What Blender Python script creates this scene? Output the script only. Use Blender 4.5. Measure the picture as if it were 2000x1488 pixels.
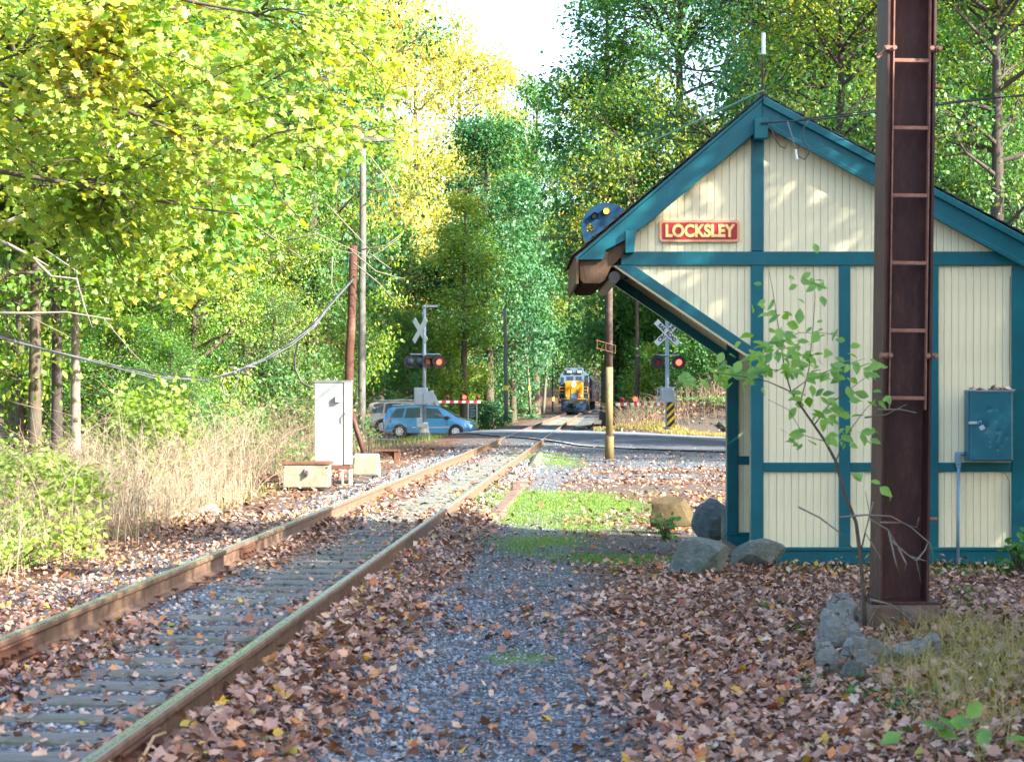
import bpy, bmesh, math, random
import numpy as np
from mathutils import Vector, Matrix
random.seed(7); rng = np.random.default_rng(7)
for o in list(bpy.data.objects): bpy.data.objects.remove(o)
S = bpy.context.scene; COL = S.collection
R = math.radians

# ------------------------------------------------------------------ camera, sky, sun, exposure
F = 3600.0; CZ = 1.57; HY = 779.0          # focal length in photo pixels, eye height, horizon row
cd = bpy.data.cameras.new('camera'); cam = bpy.data.objects.new('camera', cd); COL.objects.link(cam)
cam.location = (0, 0, CZ); cam.rotation_euler = (R(90), 0, 0)
cd.sensor_width = 36; cd.lens = 36*F/2000; cd.shift_y = (HY-744)/2000
cd.clip_start = 0.1; cd.clip_end = 3000
cd.dof.use_dof = True; cd.dof.focus_distance = 45.0; cd.dof.aperture_fstop = 7.0
S.camera = cam
SUN = Vector((0.72, -0.46, 0.52)).normalized()       # towards the sun
W = bpy.data.worlds.new('World'); S.world = W; W.use_nodes = True
nt = W.node_tree; nt.nodes.clear()
sk = nt.nodes.new('ShaderNodeTexSky'); sk.sky_type = 'NISHITA'; sk.sun_disc = False
sk.sun_elevation = math.asin(SUN.z); sk.sun_rotation = math.atan2(SUN.x, SUN.y)
sk.air_density = 1.0; sk.dust_density = 2.0; sk.ozone_density = 1.0
bg = nt.nodes.new('ShaderNodeBackground'); bg.inputs[1].default_value = 0.15
wo = nt.nodes.new('ShaderNodeOutputWorld')
nt.links.new(sk.outputs[0], bg.inputs[0]); nt.links.new(bg.outputs[0], wo.inputs[0])
sl = bpy.data.lights.new('sun', 'SUN'); sl.energy = 4.6; sl.angle = R(0.5); sl.color = (1.0, 0.93, 0.80)
so = bpy.data.objects.new('sun', sl); COL.objects.link(so)
so.rotation_euler = SUN.to_track_quat('Z', 'Y').to_euler(); so.location = (20, -15, 20)
S.view_settings.view_transform = 'Standard'; S.view_settings.look = 'None'
S.view_settings.exposure = 2.3; S.view_settings.gamma = 1; S.view_settings.use_curve_mapping = False
S.render.engine = 'CYCLES'
S.cycles.max_bounces = 5; S.cycles.diffuse_bounces = 3; S.cycles.glossy_bounces = 2
S.cycles.transmission_bounces = 3; S.cycles.transparent_max_bounces = 4
S.cycles.use_denoising = True; S.cycles.caustics_reflective = False; S.cycles.caustics_refractive = False
S.cycles.sample_clamp_indirect = 6

# ------------------------------------------------------------------ helpers
def P(px, py, Y):                                    # photo pixel and distance -> point in the place
    return Vector(((px-1000)/F*Y, Y, CZ+(HY-py)/F*Y))
def sstep(a, b, x):
    t = np.clip((x-a)/(b-a), 0, 1); return t*t*(3-2*t)

class NT:
    def __init__(s, m):
        s.m = m; m.use_nodes = True; s.t = m.node_tree; s.t.nodes.clear(); s.o = s.n('OutputMaterial')
    def n(s, k, **kw):
        n = s.t.nodes.new('ShaderNode'+k)
        for a, v in kw.items(): setattr(n, a, v)
        return n
    def L(s, a, b): s.t.links.new(a, b)
    def coord(s, scale=(1,1,1), kind='Object'):
        c = s.n('TexCoord'); mp = s.n('Mapping'); mp.inputs['Scale'].default_value = scale
        s.L(c.outputs[kind], mp.inputs['Vector']); return mp.outputs[0]
    def noise(s, v, scale, detail=4, rough=.6, dist=0):
        n = s.n('TexNoise'); n.inputs['Scale'].default_value = scale; n.inputs['Detail'].default_value = detail
        n.inputs['Roughness'].default_value = rough; n.inputs['Distortion'].default_value = dist
        s.L(v, n.inputs['Vector']); return n.outputs['Fac']
    def vor(s, v, scale, feature='F1', out='Distance', rnd=1):
        n = s.n('TexVoronoi'); n.feature = feature; n.inputs['Scale'].default_value = scale
        n.inputs['Randomness'].default_value = rnd
        s.L(v, n.inputs['Vector']); return n.outputs[out]
    def ramp(s, f, stops, interp='LINEAR'):
        r = s.n('ValToRGB'); r.color_ramp.interpolation = interp; e = r.color_ramp.elements
        while len(e) < len(stops): e.new(0.5)
        for i, (p, c) in enumerate(stops):
            e[i].position = p; e[i].color = (c if len(c) == 4 else (*c, 1)) if not isinstance(c, (int, float)) else (c, c, c, 1)
        s.L(f, r.inputs[0]); return r.outputs[0]
    def mix(s, f, a, b, mode='MIX'):
        m = s.n('Mix'); m.data_type = 'RGBA'; m.blend_type = mode
        for i, v in ((0, f), (6, a), (7, b)):
            if hasattr(v, 'is_linked') or hasattr(v, 'links'): s.L(v, m.inputs[i])
            elif isinstance(v, (int, float)): m.inputs[i].default_value = v if i == 0 else (v, v, v, 1)
            else: m.inputs[i].default_value = (*v, 1)
        return m.outputs[2]
    def math(s, op, a, b=0.5):
        m = s.n('Math'); m.operation = op
        for i, v in ((0, a), (1, b)):
            if isinstance(v, (int, float)): m.inputs[i].default_value = v
            else: s.L(v, m.inputs[i])
        return m.outputs[0]
    def attr(s, name, out='Color'):
        a = s.n('Attribute'); a.attribute_name = name; return a.outputs[out]
    def sep(s, c):
        x = s.n('SeparateColor'); s.L(c, x.inputs[0]); return x.outputs
    def bump(s, h, strength=.5, dist=.01):
        b = s.n('Bump'); b.inputs['Strength'].default_value = strength; b.inputs['Distance'].default_value = dist
        s.L(h, b.inputs['Height']); return b.outputs[0]
    def pbr(s, col, rough=.7, metal=0, normal=None, spec=.5, coat=0):
        b = s.n('BsdfPrincipled')
        if hasattr(col, 'links'): s.L(col, b.inputs['Base Color'])
        else: b.inputs['Base Color'].default_value = (*col, 1)
        if hasattr(rough, 'links'): s.L(rough, b.inputs['Roughness'])
        else: b.inputs['Roughness'].default_value = rough
        b.inputs['Metallic'].default_value = metal; b.inputs['Specular IOR Level'].default_value = spec
        b.inputs['Coat Weight'].default_value = coat
        if normal: s.L(normal, b.inputs['Normal'])
        s.L(b.outputs[0], s.o.inputs[0]); return b
def newmat(name): m = bpy.data.materials.new(name); return m, NT(m)

def plain(name, col, rough=.6, metal=0, var=.25, scale=6, bump=.15, dirt=None, dirtf=.5, coat=0, stretch=(1,1,1), spec=.5):
    m, t = newmat(name); v = t.coord(stretch)
    n = t.noise(v, scale, 6, .65); n2 = t.noise(v, scale*7, 3)
    c = t.mix(t.ramp(n, [(.3, 0), (.7, 1)]), tuple(x*(1-var) for x in col), tuple(min(1, x*(1+var)) for x in col))
    if dirt: c = t.mix(t.ramp(n2 if dirtf > .9 else t.noise(v, scale*.6, 8, .7), [(.62-.3*min(dirtf, .9), 0), (.75, 1)]), c, dirt)
    r = t.ramp(n2, [(.2, max(0, rough-.1)), (.8, min(1, rough+.15))])
    t.pbr(c, r, metal, t.bump(n2, bump, .005), spec, coat); return m
def emis(name, col, strength):
    m, t = newmat(name); e = t.n('Emission'); e.inputs[0].default_value = (*col, 1); e.inputs[1].default_value = strength
    t.L(e.outputs[0], t.o.inputs[0]); return m

def tag(o, label=None, cat=None, group=None, kind=None):
    if label: o['label'] = label
    if cat: o['category'] = cat
    if group: o['group'] = group
    if kind: o['kind'] = kind
    return o
def empty(name, loc=(0,0,0), rz=0, parent=None):
    o = bpy.data.objects.new(name, None); o.location = loc; o.rotation_euler = (0,0,rz); o.empty_display_size = .2
    COL.objects.link(o); o.parent = parent; return o
def link(name, me, mat=None, parent=None, loc=None, rot=None, bevel=0, smooth=False):
    o = bpy.data.objects.new(name, me); COL.objects.link(o)
    if mat is not None and not me.materials: me.materials.append(mat)
    o.parent = parent
    if loc is not None: o.location = loc
    if rot is not None: o.rotation_euler = rot
    if bevel:
        b = o.modifiers.new('bevel', 'BEVEL'); b.width = bevel; b.segments = 2; b.limit_method = 'ANGLE'
    if smooth: me.shade_smooth()
    return o
def copy_tree(o, parent=None):
    c = o.copy(); COL.objects.link(c); c.parent = parent
    for ch in list(o.children): copy_tree(ch, c)
    return c

def npmesh(name, V, Fc, k, tint=None):               # V (n,3), Fc flat (m,k) faces of k corners, tint (n,4) point colours
    me = bpy.data.meshes.new(name)
    V = np.ascontiguousarray(V, dtype=np.float32).reshape(-1, 3); Fc = np.ascontiguousarray(Fc, dtype=np.int32).reshape(-1, k)
    me.vertices.add(len(V)); me.vertices.foreach_set('co', V.ravel())
    me.loops.add(Fc.size); me.loops.foreach_set('vertex_index', Fc.ravel())
    me.polygons.add(len(Fc)); me.polygons.foreach_set('loop_start', np.arange(0, Fc.size, k, dtype=np.int32))
    me.update(calc_edges=True)
    if tint is not None:
        a = me.color_attributes.new('tint', 'FLOAT_COLOR', 'POINT'); a.data.foreach_set('color', np.ascontiguousarray(tint, dtype=np.float32).ravel())
    return me

class MB:                                            # collects simple solids and links them as one mesh
    def __init__(s): s.v = []; s.f = []
    def add(s, vs, fs):
        b = len(s.v); s.v += [tuple(v) for v in vs]; s.f += [tuple(i+b for i in f) for f in fs]; return s
    def box(s, x0, x1, y0, y1, z0, z1):
        v = [(x, y, z) for z in (z0, z1) for y in (y0, y1) for x in (x0, x1)]
        return s.add(v, [(0,2,3,1), (4,5,7,6), (0,1,5,4), (2,6,7,3), (0,4,6,2), (1,3,7,5)])
    def prism(s, pts, y0, y1):                       # polygon in x,z extruded along y
        n = len(pts); a = sum(pts[i][0]*pts[(i+1) % n][1]-pts[(i+1) % n][0]*pts[i][1] for i in range(n))
        if a < 0: pts = pts[::-1]
        v = [(x, y0, z) for x, z in pts]+[(x, y1, z) for x, z in pts]
        return s.add(v, [tuple(range(n)), tuple(range(2*n-1, n-1, -1))]+[((i+1) % n, i, n+i, n+(i+1) % n) for i in range(n)])
    def tube(s, pts, r, n=8, cap=True):
        pts = [Vector(p) for p in pts]; rs = r if isinstance(r, (list, tuple)) else [r]*len(pts)
        up = Vector((0,0,1)); vs = []
        prev = None
        for i, p in enumerate(pts):
            d = (pts[min(i+1, len(pts)-1)]-pts[max(i-1, 0)]).normalized()
            if prev is None:
                a = d.cross(up if abs(d.z) < .9 else Vector((1,0,0))).normalized()
            else:
                a = (prev-d*prev.dot(d)).normalized()
            prev = a; b = d.cross(a)
            vs += [p+(a*math.cos(2*math.pi*j/n)+b*math.sin(2*math.pi*j/n))*rs[i] for j in range(n)]
        fs = []
        for i in range(len(pts)-1):
            for j in range(n): fs.append((i*n+j, i*n+(j+1) % n, (i+1)*n+(j+1) % n, (i+1)*n+j))
        if cap: fs += [tuple(range(n-1, -1, -1)), tuple(range((len(pts)-1)*n, len(pts)*n))]
        return s.add(vs, fs)
    def cyl(s, c, r, h, axis='z', n=16, r2=None):
        c = Vector(c); d = {'x': Vector((1,0,0)), 'y': Vector((0,1,0)), 'z': Vector((0,0,1))}[axis]
        return s.tube([c, c+d*h], [r, r if r2 is None else r2], n)
    def build(s, name, mat, parent=None, bevel=0, smooth=False, loc=None, rot=None):
        me = bpy.data.meshes.new(name); me.from_pydata(s.v, [], s.f); me.update()
        bm = bmesh.new(); bm.from_mesh(me); bmesh.ops.recalc_face_normals(bm, faces=bm.faces); bm.to_mesh(me); bm.free()
        return link(name, me, mat, parent, loc, rot, bevel, smooth)

def tubes(Pt, Rd, sides=4):                          # many tubes at once: Pt (N,K,3), Rd (N,K)
    N, K, _ = Pt.shape
    D = np.gradient(Pt, axis=1); D /= np.linalg.norm(D, axis=2, keepdims=True)+1e-9
    ref = np.where(np.abs(D[:, :1, 2:3]) < .85, np.array([0,0,1.]), np.array([1.,0,0])); ref = np.broadcast_to(ref, D.shape)
    A = np.cross(D, ref); A /= np.linalg.norm(A, axis=2, keepdims=True)+1e-9; B = np.cross(D, A)
    an = np.arange(sides)*2*np.pi/sides
    V = Pt[:, :, None]+Rd[:, :, None, None]*(A[:, :, None]*np.cos(an)[None, None, :, None]+B[:, :, None]*np.sin(an)[None, None, :, None])
    idx = np.arange(N*K*sides).reshape(N, K, sides); j2 = np.roll(np.arange(sides), -1)
    Fc = np.stack([idx[:, :-1], idx[:, :-1][:, :, j2], idx[:, 1:][:, :, j2], idx[:, 1:]], -1)
    return V.reshape(-1, 3), Fc.reshape(-1, 4)
def merge(parts):                                    # [(V,F)] -> V,F
    off = 0; Vs = []; Fs = []
    for V, Fc in parts:
        Vs.append(V); Fs.append(Fc+off); off += len(V)
    return np.concatenate(Vs), np.concatenate(Fs)

# leaf shapes in their own plane: vertices (x along the leaf, y across, z curl) and triangles
LEAF6 = (np.array([[0,0,0], [.35,.30,-.05], [.75,.22,-.02], [1,0,-.10], [.75,-.22,-.02], [.35,-.30,-.05], [.5,0,.05]], float),
         np.array([[0,6,1], [1,6,2], [2,6,3], [3,6,4], [4,6,5], [5,6,0]]))
LEAF4 = (np.array([[0,0,0], [.5,.33,-.06], [1,0,-.05], [.5,-.33,-.06], [.5,0,.05]], float),
         np.array([[0,4,1], [1,4,2], [2,4,3], [3,4,0]]))
LEAF2 = (np.array([[0,0,0], [.5,.34,.04], [1,0,-.05], [.5,-.34,.04]], float), np.array([[0,2,1], [0,3,2]]))
_ma = [(0,0), (.12,.30), (.02,.50), (.30,.36), (.50,.58), (.58,.26), (.74,.24), (1,0), (.74,-.24), (.58,-.26), (.50,-.58), (.30,-.36), (.02,-.50), (.12,-.30)]
MAPLE = (np.array([[x, y, -.25*abs(y)+(-.12*x*x)] for x, y in _ma]+[[.38,0,.03]], float),
         np.array([[i, 14, (i+1) % 14][::-1] for i in range(14)]))
def leaves(pos, size, nrm, shape, dirn=None, curl=None, r=None):
    """pos (n,3), size (n,), nrm (n,3) face direction -> V,F"""
    r = r or rng
    n = len(pos); N = nrm/(np.linalg.norm(nrm, axis=1, keepdims=True)+1e-9)
    if dirn is None: dirn = r.normal(size=(n, 3))
    A = dirn-N*np.sum(dirn*N, axis=1, keepdims=True); A /= np.linalg.norm(A, axis=1, keepdims=True)+1e-9
    B = np.cross(N, A); T, Fq = shape; k = len(T)
    c = np.ones(n) if curl is None else curl
    V = pos[:, None]+size[:, None, None]*(A[:, None]*T[None, :, 0:1]+B[:, None]*T[None, :, 1:2]+N[:, None]*T[None, :, 2:3]*c[:, None, None])
    Fc = (Fq[None]+(np.arange(n)*k)[:, None, None]).reshape(-1, 3)
    return V.reshape(-1, 3), Fc
def rep(a, k): return np.repeat(a, k, axis=0)
def text(name, s, size, mat, parent, loc, rot=(R(90),0,0), bold=0, ext=.002, sx=1):
    cu = bpy.data.curves.new(name, 'FONT'); cu.body = s; cu.size = size; cu.align_x = 'CENTER'; cu.align_y = 'CENTER'
    cu.offset = bold; cu.extrude = ext
    ob = bpy.data.objects.new(name, cu); me = bpy.data.meshes.new_from_object(ob)
    bpy.data.objects.remove(ob); bpy.data.curves.remove(cu)
    me.materials.clear(); o = link(name, me, mat, parent, loc, rot); o.scale = (sx, 1, 1); return o
def vnoise(x, y, s=1.0, seed=0):                     # cheap smooth value noise for layout
    x = np.asarray(x)*s+seed*17.3; y = np.asarray(y)*s+seed*9.1
    xi = np.floor(x); yi = np.floor(y); fx = x-xi; fy = y-yi; fx = fx*fx*(3-2*fx); fy = fy*fy*(3-2*fy)
    h = lambda a, b: np.modf(np.abs(np.sin(a*127.1+b*311.7)*43758.5453))[0]
    return (h(xi, yi)*(1-fx)+h(xi+1, yi)*fx)*(1-fy)+(h(xi, yi+1)*(1-fx)+h(xi+1, yi+1)*fx)*fy
def fbm(x, y, s, seed=0, o=4): return sum(vnoise(x, y, s*2**i, seed+i)*.5**i for i in range(o))/sum(.5**i for i in range(o))
# ------------------------------------------------------------------ the lie of the land
def xc(Y):                                           # centre line of the track
    Y = np.asarray(Y, float); return -2.72+.0475*Y+np.where(Y > 80, .000012*(Y-80)**2, 0)+np.where(Y > 178, .0005*(Y-178)**2, 0)
def tz(x, Y):
    x = np.asarray(x, float); Y = np.asarray(Y, float); d = x-xc(Y)
    z = -.035+0*x
    near = 1-sstep(55, 75, Y)
    z = z-(.25+.65*sstep(3.5, 7, -d))*sstep(2.9, 5, -d)*near
    lf = sstep(60, 100, Y)
    z = z-.55*sstep(2.3, 5.5, -d)*lf*(1-sstep(112, 150, Y))
    z = z+np.where(d > 3, np.clip((d-3.2)*.36, 0, 3.5), 0)*sstep(78, 84, Y)*1.0
    z = z+np.clip(np.abs(d)-13, 0, 60)*.16*sstep(60, 120, Y)
    z = z+np.clip(Y-230, 0, 400)*.06
    z = z-.05*sstep(1.35, 2.1, np.abs(d))*(1-sstep(60, 66, Y))+(.014+.014*sstep(11, 18, Y))*(1-sstep(1.25, 1.5, np.abs(d)))*(1-sstep(60, 66, Y))
    z = z+.105*np.exp(-((d-1.02)/.20)**2)*(1-sstep(40, 60, Y))+.03*np.exp(-((d+.45)/.2)**2)*(1-sstep(40, 60, Y))
    z = z+.16*sstep(62, 67, Y)*(1-sstep(84, 90, Y))*(1-sstep(3, 9, d))*(1-sstep(4,8,-d))
    z = z+.03*(fbm(x, Y, .35, 3)-.5)*(1-sstep(50, 60, Y))
    return z
# ground cover masks shared by the ground sheet and by what lies on it
def m_gravel(x, Y):
    d = x-xc(Y)
    g = (1-sstep(1.9, 2.6, np.abs(d)))
    lane = np.exp(-((x-(-.52+.02*(Y-8))-.5*(fbm(x, Y, .3, 5)-.5))/1.1)**2)*(1-sstep(16, 24, Y))
    lane2 = sstep(30, 42, Y)*(1-sstep(62, 70, Y))*sstep(1.2, 2, d)
    return np.clip(g+1.1*lane+lane2*.9, 0, 1)
def m_moss(x, Y):
    b = lambda cx, cy, rx, ry: np.exp(-(((x-cx)/rx)**2+((Y-cy)/ry)**2)**1.5)
    m = b(.75, 28, 1.5, 5.0)*1.5+b(.35, 20.6, .75, 1.7)+b(1.25, 19.0, .6, .9)+.7*b(.1, 11.8, .35, .5)+.9*b(.95, 49, 1.0, 6)+.5*b(3.2, 9.5, .8, 1)
    return np.clip(m*(fbm(x, Y, 1.6, 11)*1.5)-.12, 0, 1)
def m_leaf(x, Y):
    d = x-xc(Y); n = fbm(x, Y, .9, 21)
    right = sstep(.0, 1.1, x-.03*(Y-8)+.9*(n-.5))*(1-sstep(17.5, 19.5, Y-.25*(x-1)))
    lane = .09+.22*sstep(.5, .7, n)
    strip = np.exp(-((d-1.12)/.34)**2)*1.15*(1-sstep(36, 44, Y))
    inner = (np.abs(d) < .75)*(.10+.22*sstep(16, 24, Y)+.75*np.exp(-((d+.42)/.22)**2)*sstep(.35, .6, fbm(x, Y, .5, 31))+.35*np.exp(-((d-.55)/.2)**2))
    left = (d < -.8)*(.5+.45*sstep(2.2, 3.2, -d))
    mid = sstep(22, 26, Y)*(d > 2)*(.35+.6*sstep(.45, .62, fbm(x*.4, Y, .35, 41)))*(1-.7*sstep(40, 50, Y))
    bank = sstep(78, 84, Y)*sstep(2, 4, d)*.75
    return np.clip(np.maximum.reduce([bank, right*1.05, lane*(d > .9), strip, inner, left, mid]), 0, 1)

ys = np.concatenate([np.arange(4, 12, .11), np.arange(12, 20, .16), np.arange(20, 32, .26), np.arange(32, 112, .6), np.arange(112, 130, 1.2), np.geomspace(130, 900, 60)])
nu = 210; us = np.linspace(-1, 1, nu); us = np.sign(us)*(.45*np.abs(us)+.55*np.abs(us)**3.2)
X = us[None]*(14+ys[:, None]*.75); Yg = np.broadcast_to(ys[:, None], X.shape); Z = tz(X, Yg)+.02*(fbm(X, Yg, 4, 8)-.5)*(Yg < 40)
back = np.stack([np.linspace(-60, 60, nu), np.full(nu, -60.), np.full(nu, -.05)], -1)     # and the ground behind the viewer
G = np.concatenate([back[None], np.stack([X, Yg, Z], -1)]); ny = len(ys)+1
ii = np.arange(ny*nu).reshape(ny, nu)
Fg = np.stack([ii[:-1, :-1], ii[:-1, 1:], ii[1:, 1:], ii[1:, :-1]], -1).reshape(-1, 4)
gv = G.reshape(-1, 3)
tint = np.stack([m_gravel(gv[:, 0], gv[:, 1]), m_leaf(gv[:, 0], gv[:, 1]), m_moss(gv[:, 0], gv[:, 1]), np.ones(len(gv))], -1)
gm, t = newmat('ground_cover'); v = t.coord((1,1,1)); a = t.sep(t.attr('tint'))
st = t.vor(v, 28, 'F1', 'Color'); sd = t.vor(v, 28, 'F1', 'Distance'); ss = t.sep(st)
grav = t.mix(t.ramp(ss[0], [(0, 0), (1, 1)]), (.065,.08,.10), (.34,.38,.42)); grav = t.mix(t.ramp(sd, [(.25, 0), (.62, 1)]), grav, (.05,.05,.052))
lv = t.vor(v, 13, 'F1', 'Color'); ls = t.sep(lv); ld = t.vor(v, 13, 'F1', 'Distance')
lit = t.ramp(ls[1], [(0, (.10,.05,.035)), (.35, (.21,.12,.085)), (.6, (.30,.185,.14)), (.85, (.20,.08,.045)), (1, (.42,.20,.05))])
lit = t.mix(t.ramp(ld, [(.3, 0), (.7, 1)]), lit, (.03,.02,.016))
dirt = t.mix(t.noise(v, 5, 8, .7), (.05,.042,.035), (.13,.11,.09))
nn = t.noise(v, 9, 6, .7)
gmask = t.ramp(t.math('ADD', a[0], t.math('SUBTRACT', nn, .5)), [(.35, 0), (.55, 1)])
lmask = t.ramp(t.math('ADD', a[1], t.math('SUBTRACT', t.noise(v, 12, 5, .7), .5)), [(.42, 0), (.55, 1)])
mmask = t.ramp(t.math('ADD', a[2], t.math('MULTIPLY', t.math('SUBTRACT', t.noise(v, 20, 5, .8), .5), 1.2)), [(.30, 0), (.55, 1)])
c = t.mix(gmask, dirt, grav); c = t.mix(lmask, c, lit); c = t.mix(mmask, c, t.mix(t.noise(v, 60, 3), (.05,.10,.012), (.14,.22,.03)))
h = t.math('ADD', t.math('MULTIPLY', sd, -1), t.math('MULTIPLY', ld, -.6))
t.pbr(c, .85, 0, t.bump(h, .8, .03), .3)
go = link('ground', npmesh('ground', gv, Fg, 4, tint), gm); go.data.shade_smooth()
tag(go, 'gravelly railway ground with fallen leaves and patches of moss', kind='structure')

# ------------------------------------------------------------------ materials in common use
M = {}
def wood(name, col, dark, stretch, rough=.85, moss=None, sc=6):
    m, t = newmat(name); v = t.coord(stretch); n = t.noise(v, sc, 8, .7, .6); n2 = t.noise(t.coord((1,1,1)), 3, 6, .7)
    c = t.mix(t.ramp(n, [(.3, 0), (.68, 1)]), dark, col)
    if moss: c = t.mix(t.ramp(n2, [(.48, 0), (.7, .8)]), c, moss)
    t.pbr(c, rough, 0, t.bump(n, .7, .012), .3); return m
M['tie'] = wood('weathered_tie_wood', (.25,.245,.225), (.085,.085,.08), (1.2, 26, 14), moss=(.075,.10,.045))
M['pole_red'] = wood('reddish_pole_wood', (.10,.042,.027), (.04,.017,.012), (22, 22, 1.0), moss=(.18,.11,.075))
M['pole_grey'] = wood('grey_pole_wood', (.18,.18,.165), (.065,.065,.06), (18, 18, .8), moss=(.16,.15,.12))
M['timber'] = wood('old_green_timber', (.17,.18,.13), (.06,.065,.045), (2, 20, 14))
M['soffit'] = wood('bare_brown_soffit_wood', (.15,.09,.05), (.06,.035,.02), (30, 1.2, 2), .8)
def rust(name, a=(.13,.055,.033), b=(.06,.025,.017), c=(.21,.11,.07), sc=5, rough=.85, stretch=(1,1,1), metal=0):
    m, t = newmat(name); v = t.coord(stretch); n = t.noise(v, sc, 8, .7); n2 = t.noise(v, sc*6, 6, .75)
    col = t.ramp(n, [(.25, b), (.5, a), (.75, c)]); col = t.mix(t.ramp(n2, [(.35, .55), (.6, 0)]), col, b)
    t.pbr(col, rough, metal, t.bump(n2, .5, .004), .35); return m
M['rust'] = rust('rusty_iron')
M['column'] = rust('maroon_rusted_column_steel', (.062,.021,.018), (.027,.010,.010), (.12,.05,.038), 2.5, .62, (3,3,1))
M['ladder'] = rust('rusty_ladder_iron', (.30,.14,.10), (.17,.075,.055), (.42,.24,.17), 12)
def railmat(name, top):
    m, t = newmat(name); v = t.coord((1,1,1)); g = t.n('NewGeometry'); 
    s1 = t.n('SeparateXYZ'); t.L(g.outputs['Normal'], s1.inputs[0]); s2 = t.n('SeparateXYZ'); t.L(g.outputs['Position'], s2.inputs[0])
    n = t.noise(v, 9, 7, .7); side = t.ramp(n, [(.3, (.085,.048,.03)), (.5, (.16,.095,.06)), (.75, (.26,.155,.095))])
    tp = t.mix(t.ramp(t.noise(v, 2.5, 5), [(.35, 0), (.6, 1)]), (.25,.25,.22), top)
    up = t.math('MULTIPLY', t.math('GREATER_THAN', s1.outputs[2], .6), t.math('GREATER_THAN', s2.outputs[2], .16))
    c = t.mix(up, side, tp); b = t.pbr(c, .5, 0, t.bump(n, .3, .003)); 
    r = t.mix(up, .75, .42); t.L(r, b.inputs['Roughness']); t.L(t.math('MULTIPLY', up, .2), b.inputs['Metallic']); return m
M['rail'] = railmat('rail_steel_brown_sides', (.24,.25,.17)); 
M['polish'] = plain('polished_steel', (.55,.56,.6), .25, .9, .1)
M['concrete'] = plain('weathered_concrete', (.22,.22,.17), .9, 0, .3, 5, .5, (.11,.115,.06), .6)
M['concrete_dark'] = plain('dark_concrete', (.15,.10,.075), .9, 0, .35, 6, .6, (.075,.035,.025), .6)
M['galv'] = plain('dull_galvanised_metal', (.42,.47,.52), .5, .35, .15, 5)
M['black'] = plain('black_paint', (.012,.013,.015), .5)
M['white'] = plain('white_paint', (.75,.76,.74), .5, 0, .06, 5)
M['red'] = plain('red_paint', (.55,.03,.02), .5, 0, .1)
M['wire'] = plain('black_cable_sheath', (.02,.022,.025), .4)
M['wire_grey'] = plain('grey_cable_sheath', (.12,.13,.14), .4)
def asphalt():
    m, t = newmat('asphalt'); v = t.coord(); n = t.noise(v, 60, 4, .8); w = t.noise(v, .6, 5, .6)
    c = t.mix(t.ramp(w, [(.35, 0), (.65, 1)]), (.045,.055,.075), (.07,.085,.11)); c = t.mix(t.ramp(n, [(.4, 0), (.8, .6)]), c, (.17,.17,.18))
    t.pbr(c, .8, 0, t.bump(n, .3, .004)); return m
M['asphalt'] = asphalt()
M['asphalt_old'] = plain('pale_worn_asphalt', (.15,.17,.20), .9, 0, .12, 3)

# ------------------------------------------------------------------ road over the crossing
def sheet(name, mat, pts, z, n=24, thick=.03):       # pts: (left edge, right edge) pairs of x,Y along the road; z(x,Y)
    rows = []; 
    for (a, b) in pts: rows.append([(a[0]+(b[0]-a[0])*i/n, a[1]+(b[1]-a[1])*i/n) for i in range(n+1)])
    V = [(x, y, z(x, y)) for r in rows for (x, y) in r]; Fq = []
    m = n+1
    for i in range(len(rows)-1):
        for j in range(n): Fq.append((i*m+j, i*m+j+1, (i+1)*m+j+1, (i+1)*m+j))
    me = bpy.data.meshes.new(name); me.from_pydata(V, [], Fq); me.update()
    return link(name, me, mat)
def gp(px, py, z=.12):
    Y = F*(CZ-z)/(py-HY); return ((px-1000)/F*Y, Y)
def roadz(x, Y): return float(tz(x, Y))+.04
rd = [(( -16, 95), (-16, 105.5)), ((-8, 95.5), (-8, 106)), ((-5, 93), (-5.4, 104)), ((-2.8, 82), (-2.6, 97)), ((-.9, 72), (-.6, 90)), ((.6, 66.5), (1.5, 84)), ((2.2, 63), (3.6, 80)), ((4.2, 60), (6, 77.5)), ((6.5, 56.5), (9, 74)), ((12, 50), (15, 66)), ((22, 42), (26, 58)), ((40, 30), (46, 46))]
# resample
def resamp(p, k):
    out = []
    for i in range(len(p)-1):
        for j in range(k):
            t_ = j/k; out.append(tuple(tuple(p[i][s][q]*(1-t_)+p[i+1][s][q]*t_ for q in (0,1)) for s in (0,1)))
    return out+[p[-1]]
rd = resamp(rd, 6)
road = sheet('road', M['asphalt'], rd, lambda x, y: roadz(x, y)); tag(road, 'dark asphalt road crossing the single railway track', kind='structure')
def band(name, mat, f0, f1, dz, a=0, b=None, label=''):
    rr = [((p[0][0]+(p[1][0]-p[0][0])*f0, p[0][1]+(p[1][1]-p[0][1])*f0), (p[0][0]+(p[1][0]-p[0][0])*f1, p[0][1]+(p[1][1]-p[0][1])*f1)) for p in rd[a:b]]
    o = sheet(name, mat, rr, lambda x, y: roadz(x, y)+dz, 6); tag(o, label, kind='structure'); return o
band('road_shoulder', M['asphalt_old'], .62, 1.0, .005, 0, None, 'pale worn far lane of the road over the crossing')
band('road_edge_line', M['white'], .0, .012, .010, 16, 46, 'thin white line along the near edge of the crossing road')

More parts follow.
